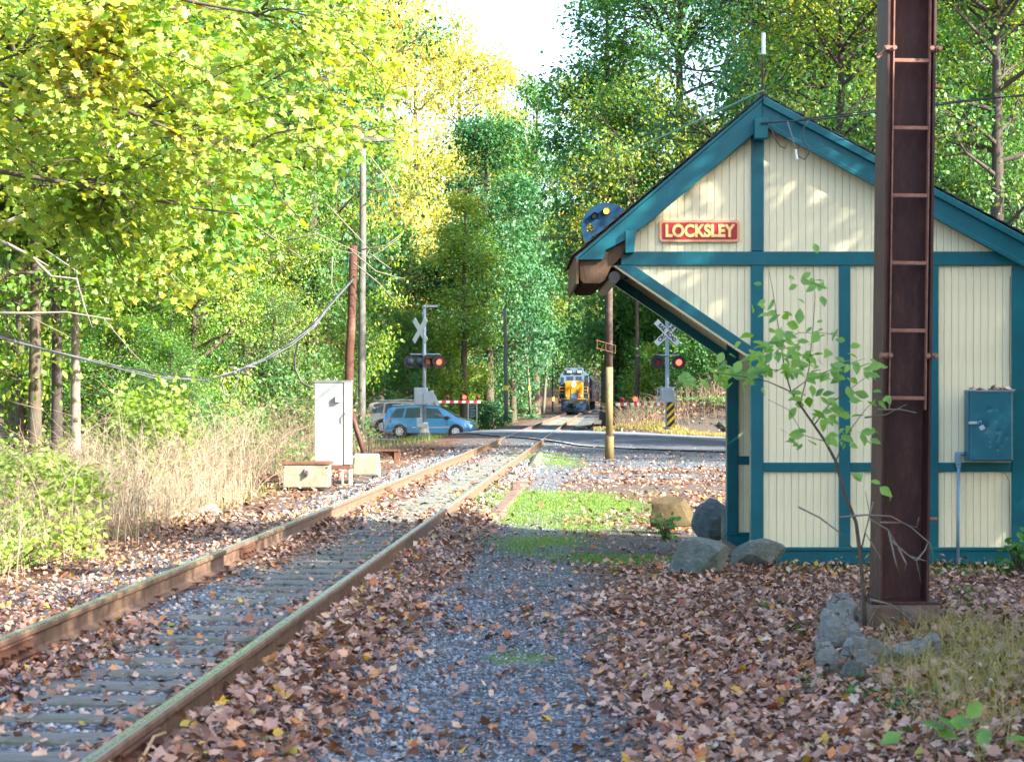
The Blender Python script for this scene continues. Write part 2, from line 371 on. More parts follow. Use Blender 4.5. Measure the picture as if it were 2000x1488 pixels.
# ------------------------------------------------------------------ track
track = tag(empty('railway_track', (float(xc(8)), 8, 0)), 'single railway track running from lower left to the distant locomotive', kind='structure')
off = track.location.copy()
prof = [(-.07,0), (.07,0), (.07,.012), (.018,.030), (.009,.045), (.009,.128), (.034,.140), (.036,.166), (.028,.178), (-.028,.178), (-.036,.166), (-.034,.140), (-.009,.128), (-.009,.045), (-.018,.030), (-.07,.012)]
for s in (-1, 1):
    Ys = np.concatenate([np.arange(4, 60, 1.5), np.arange(60, 240, 5)]); xs = xc(Ys)+s*.755; n = len(prof)
    V = [(xs[i]+px_-off.x, Ys[i]-off.y, pz_+.004) for i in range(len(Ys)) for px_, pz_ in prof]
    Fq = [(i*n+j, i*n+(j+1) % n, (i+1)*n+(j+1) % n, (i+1)*n+j) for i in range(len(Ys)-1) for j in range(n)]+[tuple(range(n-1, -1, -1))]
    me = bpy.data.meshes.new('rail'); me.from_pydata(V, [], Fq); me.update(); ro = link('rail', me, M['rail'], track)
    me = bpy.data.meshes.new('worn_strip'); w0, w1 = (.012, .0335) if s < 0 else (-.012, .010)
    V = []; 
    for i in range(len(Ys)): V += [(xs[i]+w0-off.x, Ys[i]-off.y, .1835), (xs[i]+w1-off.x, Ys[i]-off.y, .1815 if s < 0 else .1835)]
    me.from_pydata(V, [], [(2*i, 2*i+1, 2*i+3, 2*i+2) for i in range(len(Ys)-1)]); me.update(); link('worn_strip', me, M['polish'], ro)
tmeshes = []
for k in range(6):
    nx = 14; mb = MB(); prof_t = [(-.11, -.13), (-.11, -.012), (-.098, 0), (.098, 0), (.11, -.012), (.11, -.13)]
    V = []
    for i in range(nx+1):
        x = -1.29+2.58*i/nx+(random.uniform(-.03, .03) if i in (0, nx) else 0)
        for (y, z) in prof_t: V.append((x, y+random.uniform(-.006, .006), z+(random.uniform(-.010, .002) if z > -.1 else 0)))
    n = 6; Fq = [(i*n+j, (i+1)*n+j, (i+1)*n+(j+1) % n, i*n+(j+1) % n) for i in range(nx) for j in range(n)]+[tuple(range(n)), tuple(range((nx+1)*n-1, nx*n-1, -1))]
    me = bpy.data.meshes.new('tie'); me.from_pydata(V, [], Fq); me.update(); me.materials.append(M['tie']); tmeshes.append(me)
yt = 6.6; ntie = 0
while yt < 168:
    if not 65.8 < yt < 84.5:
        o = bpy.data.objects.new('tie', tmeshes[ntie % 6]); COL.objects.link(o); o.parent = track
        o.location = (float(xc(yt))-off.x+random.uniform(-.05, .05), yt-off.y, random.uniform(-.002, .008)+.006); o.rotation_euler = (0, random.uniform(-.004, .004), random.uniform(-.015, .015)-.045)
        o.scale = (random.uniform(.97, 1.02), random.uniform(.9, 1.08), 1); ntie += 1
    yt += random.uniform(.47, .55)*(1.25 if yt > 84 else 1)
# tie plates and spikes, joint bars
def joint(Y, s, inner):
    x = float(xc(Y))+s*.755+inner*.020; a = math.atan(.0475)
    mb = MB().box(-.013, .013, -.31, .31, .043, .12).box(-.002 if inner > 0 else -.05, .05 if inner > 0 else .002, -.31, .31, .028, .045).box(-.0 if inner > 0 else -.028, .028 if inner > 0 else 0, -.31, .31, .118, .134)
    j = mb.build('joint_bar', M['rust'], track, .004, loc=(x-off.x, Y-off.y, .004), rot=(0, 0, -a))
    for q in (-.22, -.08, .08, .22):
        MB().cyl((0, 0, 0), .021, inner*.045, 'x', 6).build('bolt', M['rust'], j, .003, loc=(inner*.012, q, .082))
joint(10.85, -1, 1); joint(7.75, 1, 1); joint(18.05, -1, 1); joint(27, 1, 1); joint(30, -1, 1)
for Y in (34, 36.5, 39, 52, 23.5):
    MB().box(-.02, .05, -.05, .05, 0, .05).build('rail_anchor', M['rust'], track, loc=(float(xc(Y))-.755+.03-off.x, Y-off.y, .02))
MB().tube([(.06, -.35, .05), (.10, -.2, .13), (.09, 0, .15), (.10, .2, .13), (.06, .33, .10)], .008, 6).build('bond_wire', plain('bare_copper_bond', (.45,.27,.14), .5, .3), track, smooth=True, loc=(float(xc(7.75))+.755-off.x, 7.75-off.y, .0))
pm = MB().box(-.17, .17, -.09, .09, -.002, .012); 
pmesh = None; k = 0
yt = 7
for o in [c for c in track.children if c.name.startswith('tie')][:70]:
    for s in (-1, 1):
        if pmesh is None:
            po = MB().box(-.16, .16, -.09, .09, 0, .012).box(-.095, -.075, -.05, -.03, .01, .04).box(.075, .095, .03, .05, .01, .04).box(-.11, -.06, -.055, -.025, .035, .045).box(.06, .11, .025, .055, .035, .045).build('tie_plate', M['rust'], track); pmesh = po.data
        else:
            po = bpy.data.objects.new('tie_plate', pmesh); COL.objects.link(po); po.parent = track
        po.location = (o.location.x*1.0+s*.755, o.location.y, .001)
# crossing panels flangeway
for s in (-1, 1):
    for w in (-.16, .12):
        sheetpts = [((float(xc(Y))+s*.755+w, Y), (float(xc(Y))+s*.755+w+.05, Y)) for Y in np.arange(67, 84, 1.0)]
        o = sheet('flangeway_edge', M['asphalt_old'], sheetpts, lambda x, y: .185, 1); tag(o, 'pale rubber strip beside the rail in the road crossing', kind='structure')

# ------------------------------------------------------------------ loose stones and fallen leaves
STONE = None
def stone_mesh(name, pos, size, tintv, sub=False, r=rng):
    if sub:
        b = bmesh.new(); bmesh.ops.create_icosphere(b, subdivisions=1, radius=1); T = np.array([v.co[:] for v in b.verts]); Fq = np.array([[v.index for v in f.verts] for f in b.faces]); b.free()
    else:
        T = np.array([[1,0,0],[-1,0,0],[0,1,0],[0,-1,0],[0,0,1],[0,0,-1]], float); Fq = np.array([[0,2,4],[2,1,4],[1,3,4],[3,0,4],[2,0,5],[1,2,5],[3,1,5],[0,3,5]])
    n = len(pos); k = len(T)
    Q = T[None]*r.uniform(.55, 1.15, (n, k, 1))
    A, _ = np.linalg.qr(r.normal(size=(n, 3, 3))); Sc = r.uniform(.6, 1.15, (n, 1, 3)); Q = np.einsum('nkj,nji->nki', Q*Sc, A)
    V = pos[:, None]+Q*size[:, None, None]
    Fc = (Fq[None]+(np.arange(n)*k)[:, None, None]).reshape(-1, 3)
    return npmesh(name, V.reshape(-1, 3), Fc, 3, rep(tintv, k))
sm, t = newmat('ballast_stone'); a = t.sep(t.attr('tint')); v = t.coord()
c = t.ramp(a[0], [(0, (.05,.062,.078)), (.45, (.125,.155,.19)), (.8, (.25,.29,.33)), (.97, (.48,.48,.47)), (1, (.36,.28,.2))])
c = t.mix(t.ramp(t.noise(v, 60, 4), [(.4, 0), (.8, .5)]), c, (.10,.115,.12)); t.pbr(c, .7, 0, None, .4)
def rt(n): return np.stack([rng.random(n), rng.random(n), rng.random(n), np.ones(n)], -1)
n = 13000
Y = 6.5+(15-6.5)*rng.random(n)**1.1; d = rng.uniform(-2.1, 1.9, n); x = xc(Y)+d
ok = rng.random(n) < np.where(np.abs(d) < 1.35, 1, .75); Y, d, x = Y[ok], d[ok], x[ok]
pos = np.stack([x, Y, tz(x, Y)+rng.uniform(-.016, .002, len(x))], -1)
st1 = link('ballast', stone_mesh('ballast', pos, rng.uniform(.014, .030, len(x)), rt(len(x)), True), sm); tag(st1, 'blue grey crushed stone ballast between and beside the ties', 'gravel', kind='stuff')
n = 42000
Y = 6.8+(60-6.8)*rng.random(n)**1.9; x = rng.uniform(-1, 1, n)*(.5+.30*Y)+.3
g = m_gravel(x, Y); ok = (rng.random(n) < g*.9+.08) & (np.abs(x-xc(Y)) > 1.2) & ((x > xc(Y)) | (rng.random(n) < .35)); Y, x = Y[ok], x[ok]
pos = np.stack([x, Y, tz(x, Y)+rng.uniform(-.004, .006, len(x))], -1)
st2 = link('loose_gravel', stone_mesh('loose_gravel', pos, rng.uniform(.007, .019, len(x))*(1+Y/60), rt(len(x))), sm); tag(st2, 'small blue grey gravel spread over the lane beside the track', 'gravel', kind='stuff')
n = 20000
Y = 14.5+(64-14.5)*rng.random(n)**1.3; d = rng.uniform(-2, 1.4, n); k_ = (np.abs(d) > .75)|(rng.random(n) < .35); Y, d = Y[k_], d[k_]; n = len(Y); x = xc(Y)+d; pos = np.stack([x, Y, tz(x, Y)-.006], -1)
st3 = link('far_ballast', stone_mesh('far_ballast', pos, rng.uniform(.016, .03, n)*(1+.012*(Y-14)), rt(n)), sm); tag(st3, 'crushed stone ballast along the far part of the track', 'gravel', kind='stuff')

lm, t = newmat('fallen_leaf'); a = t.sep(t.attr('tint')); v = t.coord()
c = t.ramp(a[0], [(0, (.09,.04,.025)), (.18, (.22,.11,.065)), (.38, (.40,.225,.165)), (.58, (.52,.34,.265)), (.68, (.26,.11,.06)), (.80, (.62,.47,.36)), (.91, (.55,.20,.035)), (.955, (.30,.07,.035)), (.985, (.62,.38,.03)), (1, (.18,.25,.03))])
c = t.mix(t.ramp(t.noise(v, 40, 3), [(.35, .35), (.7, 0)]), c, (.07,.03,.02)); t.pbr(c, .6, 0, None, .45)
def scatter_leaves(n, y0, y1, pw, shape, s0, s1, dens=m_leaf, up=.035, xr=None):
    Y = y0+(y1-y0)*rng.random(n)**pw
    x = rng.uniform(-1, 1, n)*(.6+.31*Y) if xr is None else rng.uniform(xr[0], xr[1], n)
    ok = rng.random(n) < dens(x, Y)*(1-.8*np.clip(m_moss(x, Y)*1.5, 0, 1)); x, Y = x[ok], Y[ok]; m = len(x)
    h = np.abs(rng.normal(0, up, m))*np.clip(dens(x, Y)*1.3, .3, 1.3)
    d = x-xc(Y); on = (np.abs(d) < 1.3); z0 = np.where(on, np.maximum(tz(x, Y), -.03), tz(x, Y))
    dr = np.abs(np.abs(d)-.755); x = np.where(dr < .06, x+np.sign(d)*.09, x)
    pos = np.stack([x, Y, z0+.012+h], -1); nrm = rng.normal(size=(m, 3))*np.array([.7,.7,.1])+np.array([0,0,1])
    sz = rng.uniform(s0, s1, m)
    V, Fc = leaves(pos, sz, nrm, shape, curl=rng.uniform(-1.6, 2.6, m)); return V, Fc, rep(rt(m), len(shape[0])), m
def litter(name, label, *jobs):
    Vs, Fs, Ts, o_ = [], [], [], 0
    for j in jobs:
        V, Fc, T, m = scatter_leaves(*j[0], **j[1]); Vs.append(V); Fs.append(Fc+o_); Ts.append(T); o_ += len(V)
    ob = link(name, npmesh(name, np.concatenate(Vs), np.concatenate(Fs), 3, np.concatenate(Ts)), lm); tag(ob, label, 'fallen leaves', kind='stuff'); return ob
litter('leaf_litter', 'brown and orange fallen leaves covering the ground beside the track',
       ((17000, 6.5, 14.5, 1.1, MAPLE, .032, .078), {}), ((72000, 7, 26, 1.05, LEAF4, .028, .075), {}), ((40000, 7, 16, 1.1, LEAF2, .010, .028), {'up': .012}))
n = 22000
Y = 6.8+(15-6.8)*rng.random(n)**1.1; x = rng.uniform(-1.3, 1.2, n)+.02*Y; ok = rng.random(n) < m_gravel(x, Y); Y, x = Y[ok], x[ok]
pos = np.stack([x, Y, tz(x, Y)+rng.uniform(-.003, .004, len(x))], -1)
st4 = link('fine_gravel', stone_mesh('fine_gravel', pos, rng.uniform(.006, .013, len(x)), rt(len(x))), sm); tag(st4, 'fine bluish gravel of the path in the foreground', 'gravel', kind='stuff')
litter('far_leaf_litter', 'pale brown fallen leaves drifted beyond the sunlit strip', ((26000, 22, 62, 1.3, LEAF2, .06, .12), {}), ((9000, 78, 108, 1, LEAF2, .12, .26), {'xr': (4, 20)}))
# ------------------------------------------------------------------ the shelter station
YF = 18.0; KW = 200.0
def wx(px): return (px-1000)/KW
def wz(py): return CZ+(HY-py)/KW
def paint(name, col, chips, rough=.45, var=.12, boards=False, dirt=(.25,.24,.18)):
    m, t = newmat(name); v = t.coord((1,1,1)); n = t.noise(v, 2.2, 6, .65); vs = t.coord((14,14,.8)); n2 = t.noise(vs, 3, 6, .7); n3 = t.noise(v, 28, 5, .75)
    c = t.mix(t.ramp(n, [(.3, 0), (.7, 1)]), tuple(x*(1-var) for x in col), tuple(min(1, x*(1+var)) for x in col))
    c = t.mix(t.ramp(n2, [(.48, 0), (.75, .6)]), c, dirt); c = t.mix(t.ramp(n3, [(.685, 0), (.73, .9)]), c, chips)
    t.pbr(c, t.ramp(n2, [(.3, rough-.1), (.8, rough+.25)]), 0, t.bump(t.math('ADD', n3, t.math('MULTIPLY', n2, .8)), .22, .004), .3); return m
M['teal'] = paint('teal_trim_paint', (.0015,.100,.128), (.01,.17,.20), .33, .18, dirt=(.01,.07,.085))
M['cream'] = paint('cream_board_paint', (.72,.66,.44), (.42,.38,.26), .6, .05, dirt=(.56,.50,.34))
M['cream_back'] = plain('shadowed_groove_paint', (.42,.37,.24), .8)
M['shingle'] = plain('dark_roof_shingles', (.035,.04,.045), .9, 0, .4, 20, .5)
st = tag(empty('shelter_station', (wx(1735), YF, 0)), 'small cream and teal wooden shelter station with a steep gable at right', 'station')
stx = st.location.copy()
def box_part(name, x0, x1, y0, y1, z0, z1, mat, parent, bevel=.006):
    c = ((x0+x1)/2, (y0+y1)/2, (z0+z1)/2)
    mb = MB().box(x0-c[0], x1-c[0], y0-c[1], y1-c[1], z0-c[2], z1-c[2])
    return mb.build(name, mat, parent, bevel, loc=(c[0]-stx.x, c[1]-stx.y, c[2]-stx.z))
def poly_part(name, pts, y0, y1, mat, parent, bevel=.004):
    cx = sum(p[0] for p in pts)/len(pts); cz = sum(p[1] for p in pts)/len(pts); cy = (y0+y1)/2
    return MB().prism([(p[0]-cx, p[1]-cz) for p in pts], y0-cy, y1-cy).build(name, mat, parent, bevel, loc=(cx-stx.x, cy-stx.y, cz-stx.z))
def clip_board(x0, x1, lo, hi):                      # lo(x), hi(x) give the board ends
    return [(x0, lo(x0)), (x1, lo(x1)), (x1, hi(x1)), (x0, hi(x0))]
roofL = lambda px: 190+(1490-px)*.861                # top line of the left roof in photo rows, at the barge board
roofR = lambda px: 190+(px-1490)*.548
def gable(y, front=True):
    """one end wall: y is its outside face"""
    s = 1 if front else -1
    w = tag(empty('gable_wall', (0, y-YF, 0), 0, st), None)
    def bp(name, x0, x1, a, b, z0, z1, mat, bev=.006):
        c = ((x0+x1)/2, (a+b)/2, (z0+z1)/2)
        return MB().box(x0-c[0], x1-c[0], a-c[1], b-c[1], z0-c[2], z1-c[2]).build(name, mat, w, bev, loc=(c[0]-stx.x, c[1], c[2]))
    def pp(name, pts, a, b, mat, bev=.004):
        cx = sum(p[0] for p in pts)/len(pts); cz = sum(p[1] for p in pts)/len(pts); cy = (a+b)/2
        return MB().prism([(p[0]-cx, p[1]-cz) for p in pts], a-cy, b-cy).build(name, mat, w, bev, loc=(cx-stx.x, cy, cz))
    T0, T1 = (-.035, .05)                            # trim stands proud of the boards
    tz0 = wz(1100)
    right = 2006
    # boards, one by one
    def run(px0, px1, lo, hi, shade=0):
        x = px0
        while x < px1-1:
            wdt = 14.3+random.uniform(-.5, .5); x2 = min(px1, x+wdt)
            if px1-x2 < 5: x2 = px1
            a, b = wx(x)+.0013, wx(x2)-.0013
            pts = [(a, wz(lo(x))), (b, wz(lo(x2))), (b, wz(hi(x2))), (a, wz(hi(x)))]
            dy = random.uniform(-.0015, .0015)
            if abs(pts[0][1]-pts[3][1]) > .01 or abs(pts[1][1]-pts[2][1]) > .01: pp('board', pts, .0+dy, .022, M['cream'], .0028)
            x = x2
    bays = [(1488, 1640), (1658, 1812), (1830, 1977)]
    for a, b in bays: run(a, b, lambda x: 905, lambda x: 516); run(a, b, lambda x: 1070, lambda x: 919)
    run(1488, 1990, lambda x: 494, lambda x: min(493, roofR(x)+52))
    run(1236, 1470, lambda x: 494, lambda x: min(493, roofL(x)+50))
    run(1225, 1470, lambda x: min(517+(x-1225)*.72, 700), lambda x: 516)
    bp('back_board', wx(1466), wx(right), .024, .04, tz0, wz(500), M['cream_back'], 0)
    pp('gable_backing', [(wx(1215), wz(500)), (wx(1990), wz(500)), (wx(1490), wz(225))], .024, .036, M['cream_back'], 0)
    pp('bracket_backing', [(wx(1235), wz(515)), (wx(1466), wz(515)), (wx(1466), wz(680))], .024, .036, M['cream_back'], 0)
    # teal timbers
    bp('corner_post', wx(1466), wx(1490.5), T0, .10, tz0+.12, wz(518), M['teal'])
    bp('king_post', wx(1467), wx(1491), T0-.002, T1, wz(491), wz(240), M['teal'])
    bp('corner_post', wx(1975), wx(right), T0, .10, tz0+.12, wz(522), M['teal'])
    for a, b in ((1638, 1660), (1810, 1832)): bp('post', wx(a), wx(b), T0, T1, tz0+.14, wz(518), M['teal'])
    bp('tie_beam', wx(1212), wx(right-2), T0-.006, T1, wz(519), wz(492), M['teal'])
    for a, b in ((1490.5, 1638), (1660, 1810), (1832, 1975)):
        bp('mid_rail', wx(a)+.001, wx(b)-.001, T0+.008, T1, wz(921), wz(903), M['teal'])
    bp('sill', wx(1466), wx(right), T0-.006, .06, tz0, wz(1074), M['teal'])
    bp('sill_ledge', wx(1464), wx(right), T0-.022, .06, wz(1074), wz(1068), M['teal'], .003)
    pp('brace', [(wx(1203), wz(519)), (wx(1238), wz(519)), (wx(1466), wz(676)), (wx(1466), wz(697))], T0-.004, T1, M['teal'])
    if front: pp('brace_lining', [(wx(1196), wz(519)), (wx(1203), wz(519)), (wx(1466), wz(697)), (wx(1466), wz(702))], T0+.01, T1+.02, M['cream'], 0)
    return w
gable(YF); 
gb = gable(YF+2.02, False)
# floor slab, inner wall on the far side, roof
box_part('step', wx(1448), wx(1466), YF+.35, YF+1.75, -.04, .045, M['concrete_dark'], st)
box_part('side_wall', wx(1990), wx(2003), YF+.12, YF+1.95, wz(1100), wz(500), M['cream'], st)
box_part('bench', wx(1800), wx(1985), YF+.3, YF+1.9, .35, .42, M['teal'], st)
YB = 17.86; KB = F/YB
bx = lambda px: (px-1000)/KB
bz = lambda py: CZ+(HY-py)/KB
pk = (1490, 190)
def offs(pts): return [(bx(a), bz(b)) for a, b in pts]
poly_part('barge_board', offs([(1490, 196), (1127, 507), (1139, 508), (1178, 507), (1183, 489), (1219, 471), (1240, 455), (1281, 424), (1490, 247)]), YB, YB+.045, M['teal'], st, .006)
poly_part('barge_board', offs([(1490, 199), (2012, 480), (2012, 528), (1490, 244)]), YB+.003, YB+.045, M['teal'], st, .006)
poly_part('crown_moulding', offs([(1490, 188), (2016, 471), (2016, 486), (1490, 205)]), YB-.035, YB+.002, M['teal'], st, .008)
poly_part('lower_moulding', offs([(1490, 236), (2012, 518), (2012, 528), (1490, 246)]), YB-.014, YB+.001, M['teal'], st, .004)
poly_part('barge_cap', offs([(1490, 188), (1490, 196), (1125, 508), (1124, 503)]), YB-.01, YB+.045, M['teal'], st, .003)
for side, pts in (('l', [(1490, 196), (1490, 188), (1122, 501), (1127, 508)]), ('r', [(1490, 196), (1490, 188), (2022, 470), (2020, 478)])):
    poly_part('roof_deck', offs([(a, b+(2 if i in (0, 3) else 0)) for i, (a, b) in enumerate(pts)]), YB+.047, YF+2.25, M['soffit'], st, 0)
# shingles in courses
ctr = 0
for (x0, z0, x1, z1) in ((bx(1490), bz(188), bx(1120), bz(500)), (bx(1490), bz(188), bx(2024), bz(471))):
    L = math.hypot(x1-x0, z1-z0); nC = int(L/.14); ux, uz = (x1-x0)/L, (z1-z0)/L; nx, nz = (-uz, ux) if ux > 0 else (uz, -ux)
    if nz < 0: nx, nz = -nx, -nz
    for k in range(nC):
        a = k*.14; b = a+.17
        pts = [(x0+ux*a+nx*.001, z0+uz*a+nz*.001), (x0+ux*b+nx*.012, z0+uz*b+nz*.012), (x0+ux*b+nx*.026, z0+uz*b+nz*.026), (x0+ux*a+nx*.006, z0+uz*a+nz*.006)]
        poly_part('shingle_course', pts, YB-.022+random.uniform(-.008, .008), YF+2.27, M['shingle'], st, 0)
poly_part('ridge_cap', offs([(1478, 196), (1484, 184), (1490, 181), (1497, 184), (1504, 195), (1490, 186)]), YB-.03, YF+2.28, M['shingle'], st, 0)
box_part('ridge_block', bx(1471), bx(1497), YB-.12, YB, bz(274), bz(234), M['teal'], st)
poly_part('eave_block', offs([(1221, 452), (1241, 452), (1238, 494), (1221, 495)]), YB-.06, YB+.1, M['teal'], st)
# the left eave: fascia, scalloped rafter tails and rippled sheathing
box_part('fascia', bx(1124), bx(1130), YB+.0, YF+2.22, bz(555), bz(503), M['soffit'], st)
for k in range(7):
    y = YB+.05+k*.34
    poly_part('rafter_tail', offs([(1131, 509), (1214, 445), (1228, 470), (1215, 500), (1192, 524), (1183, 546), (1172, 553), (1140, 553), (1133, 545)]), y, y+.05, M['soffit'], st)
MB().tube([(bx(1200)-stx.x, -.12, bz(541)), (bx(1200)-stx.x, 2.15, bz(541))], .055, 18).build('wall_plate_log', M['black'], st)
box_part('plate', bx(1205), bx(1240), YF+.06, YF+2.0, bz(520), bz(495), M['soffit'], st)
# rod on the ridge
rod = tag(empty('ridge_rod', (bx(1492), YB+.1, bz(188))), 'thin rusty rod with a white cap standing on the station ridge', 'antenna')
MB().tube([(0, 0, -.05), (.0, 0, .42), (.01, 0, .44)], .010, 8).build('rod', M['rust'], rod, smooth=True)
MB().cyl((.01, 0, .42), .020, .21, n=10).build('cap', M['white'], rod, .004)

# the name sign
sg = tag(empty('station_sign', (wx(1365.5), YF-.012, wz(452))), 'red name sign lettered LOCKSLEY in gold on the cream gable', 'sign')
def rrect(w, h, r, n=5):
    pts = []
    for cx, cz, a0 in ((w/2-r, h/2-r, 0), (-w/2+r, h/2-r, 90), (-w/2+r, -h/2+r, 180), (w/2-r, -h/2+r, 270)):
        for i in range(n+1): a = R(a0+90*i/n); pts.append((cx+r*math.cos(a), cz+r*math.sin(a)))
    return pts
M['sign_red'] = plain('dark_red_sign_paint', (.36,.012,.02), .5, 0, .15, 6, .1)
M['sign_gold'] = plain('gold_letter_paint', (.80,.56,.20), .5, 0, .1)
M['sign_edge'] = plain('salmon_sign_border', (.62,.33,.18), .6, 0, .1)
MB().prism(rrect(.785, .215, .035), -.022, .012).build('border', M['sign_edge'], sg, .004)
MB().prism(rrect(.735, .165, .02), -.0245, -.018).build('face', M['sign_red'], sg)
text('lettering', 'LOCKSLEY', .165, M['sign_gold'], sg, (0, -.028, -.004), bold=.0068, ext=.003, sx=.86)

# electric box and conduit
M['box_teal'] = plain('teal_box_enamel', (.005,.105,.15), .36, 0, .15, 4, .15, (.03,.2,.24), .25)
eb = tag(empty('electric_box', (wx(1925), YF-.035, wz(832))), 'dented teal metal electric box with padlock on the right wall of the station', 'electric box')
bw, bh, bd = .40, .665, .17
MB().box(-bw/2-.018, bw/2+.018, -bd+.015, 0, -bh/2-.0, bh/2).build('case', M['box_teal'], eb, .006)
# door with dents
N_ = 46; V = []; Fq = []
dents = [(random.uniform(-.05, .15), random.uniform(-.26, .2), random.uniform(.008, .016), random.uniform(.004, .009)) for _ in range(17)]+[(-.06, -.02, .06, .012), (.07, -.05, .02, .01), (.1, .04, .012, .008)]
for j in range(N_+1):
    for i in range(N_+1):
        x = -bw/2+bw*i/N_; z = -bh/2+bh*j/N_; y = -bd-.012
        for dx_, dz_, r_, a_ in dents: y += a_*math.exp(-((x-dx_)**2+(z-dz_)**2)/r_**2)
        V.append((x, y, z))
m_ = N_+1
for j in range(N_):
    for i in range(N_): Fq.append((j*m_+i, j*m_+i+1, (j+1)*m_+i+1, (j+1)*m_+i))
base = len(V); bdr = [i for i in range(m_)]+[j*m_+N_ for j in range(1, m_)]+[N_*m_+i for i in range(N_-1, -1, -1)]+[j*m_ for j in range(N_-1, 0, -1)]
V += [(V[i][0], -bd+.014, V[i][2]) for i in bdr]; L_ = len(bdr)
for q in range(L_): Fq.append((bdr[q], bdr[(q+1) % L_], base+(q+1) % L_, base+q)[::-1])
me = bpy.data.meshes.new('door'); me.from_pydata(V, [], Fq); me.update(); dr = link('door', me, M['box_teal'], eb); me.shade_smooth()
MB().box(-bw/2-.02, bw/2+.02, -bd-.02, 0, bh/2, bh/2+.018).build('lid', plain('lid_grey_teal', (.12,.2,.22), .6), eb, .003)
MB().box(-bw/2-.02, -bw/2+.06, -bd-.022, -bd-.012, .022, .048).build('hasp', M['galv'], eb, .002)
pl = MB().tube([(0, 0, 0), (-.004, -.01, .022), (.012, -.01, .034), (.026, -.01, .022), (.02, 0, 0)], .004, 6).build('shackle', M['galv'], eb, smooth=True, loc=(-.125, -bd-.03, .02))
MB().box(-.024, .024, -.011, .011, -.035, .006).build('padlock', M['galv'], eb, .004, loc=(-.105, -bd-.035, .0), rot=(0, R(-32), 0))
lit_v = []
n = 26; pos = np.stack([rng.uniform(-.18, .2, n), rng.uniform(-.15, -.02, n), bh/2+.022+rng.random(n)*.02], -1)
V, Fc = leaves(pos, rng.uniform(.04, .07, n), rng.normal(size=(n, 3))*.5+[0,0,1], MAPLE, curl=rng.uniform(0, 2.5, n))
lo_ = link('leaves_on_box', npmesh('leaves_on_box', V, Fc, 3, rep(rt(n), 15)), lm, None, eb.location.copy()); tag(lo_, 'dry brown leaves caught on top of the teal electric box', 'fallen leaves', kind='stuff')
M['conduit'] = plain('grey_blue_conduit', (.16,.27,.36), .45, .2, .15)
cn = tag(empty('conduit', (wx(1867), YF-.075, tz(4.3, 18)-.02)), 'grey blue conduit pipe running down from the electric box to the ground', 'conduit')
zt = wz(905)-cn.location.z
MB().tube([(0, 0, 0), (.008, 0, zt)], .017, 12).build('pipe', M['conduit'], cn, smooth=True)
MB().box(-.022, .030, -.03, .03, zt-.01, zt+.115).build('elbow_fitting', M['conduit'], cn, .01)
MB().tube([(.01, 0, zt+.09), (.075, .0, zt+.10)], .02, 12).build('elbow', M['conduit'], cn, smooth=True)
MB().cyl((.006, 0, zt-.035), .024, .03, n=12).build('coupling', M['conduit'], cn)
wl = MB().tube([(wx(1972), YF-.02, wz(540)), (wx(1971), YF-.02, wz(700)), (wx(1973), YF-.02, wz(850)), (wx(1968), YF-.03, wz(885)), (wx(1960), YF-.04, wz(893))], .004, 5).build('wall_wire', M['wire'], smooth=True); tag(wl, 'thin dark wire stapled down the right edge of the station wall', 'wire')
wl = MB().tube([(wx(1940), YF-.05, wz(915)), (wx(1962), YF-.045, wz(925)), (wx(1969), YF-.04, wz(940)), (wx(1971), YF-.04, wz(1060))], .003, 5).build('lower_wall_wire', M['wire'], smooth=True); tag(wl, 'thin loose wire dangling below the electric box', 'wire')
# service cable from the right
def sag(a, b, s, n=14): return [tuple(Vector(a).lerp(Vector(b), i/n)-Vector((0, 0, s*4*(i/n)*(1-i/n)))) for i in range(n+1)]
cb = tag(empty('service_cable', P(1488, 240, 17.75)), 'black service cable from the gable peak running off to the right', 'cable')
c0 = cb.location.copy()
def cpath(pts, Y=17.72): return [tuple(P(a, b, y_ if (y_ := (q[2] if len(q) > 2 else Y)) else Y)-c0) for q in pts for a, b in [q[:2]]]
MB().tube(cpath([(1486, 241), (1560, 236), (1640, 229), (1710, 219), (1832, 205), (1920, 195), (2010, 184), (2200, 160)]), .009, 6).build('messenger_cable', M['wire'], cb, smooth=True)
MB().tube(cpath([(1560, 234), (1700, 217), (1840, 201), (1940, 191), (2010, 188), (2200, 168)], 17.6), .006, 6).build('second_cable', M['wire'], cb, smooth=True)
MB().tube(cpath([(1505, 245), (1512, 268), (1524, 286), (1534, 290), (1538, 276)]), .006, 6).build('drip_loop', M['wire'], cb, smooth=True)
MB().tube(cpath([(1538, 238), (1545, 262), (1551, 284), (1556, 292)], 17.68), .007, 6).build('drop_wire', M['wire_grey'], cb, smooth=True)
MB().tube(cpath([(1578, 235), (1569, 252), (1569, 275), (1578, 288), (1580, 300), (1571, 312), (1560, 306), (1556, 292), (1566, 284)], 17.66), .006, 6).build('drip_loop', M['wire'], cb, smooth=True)
MB().tube(cpath([(1554, 292), (1557, 312)], 17.66), .012, 8).build('splice_sleeve', M['white'], cb)
gw = MB().tube(sag(P(1490, 178, 17.9), P(1100, 345, 60), .05), .012, 5).build('guy_wire', plain('green_guy_wire', (.1,.3,.22), .5), smooth=True); tag(gw, 'thin green wire slanting down from the station peak to the left', 'wire')

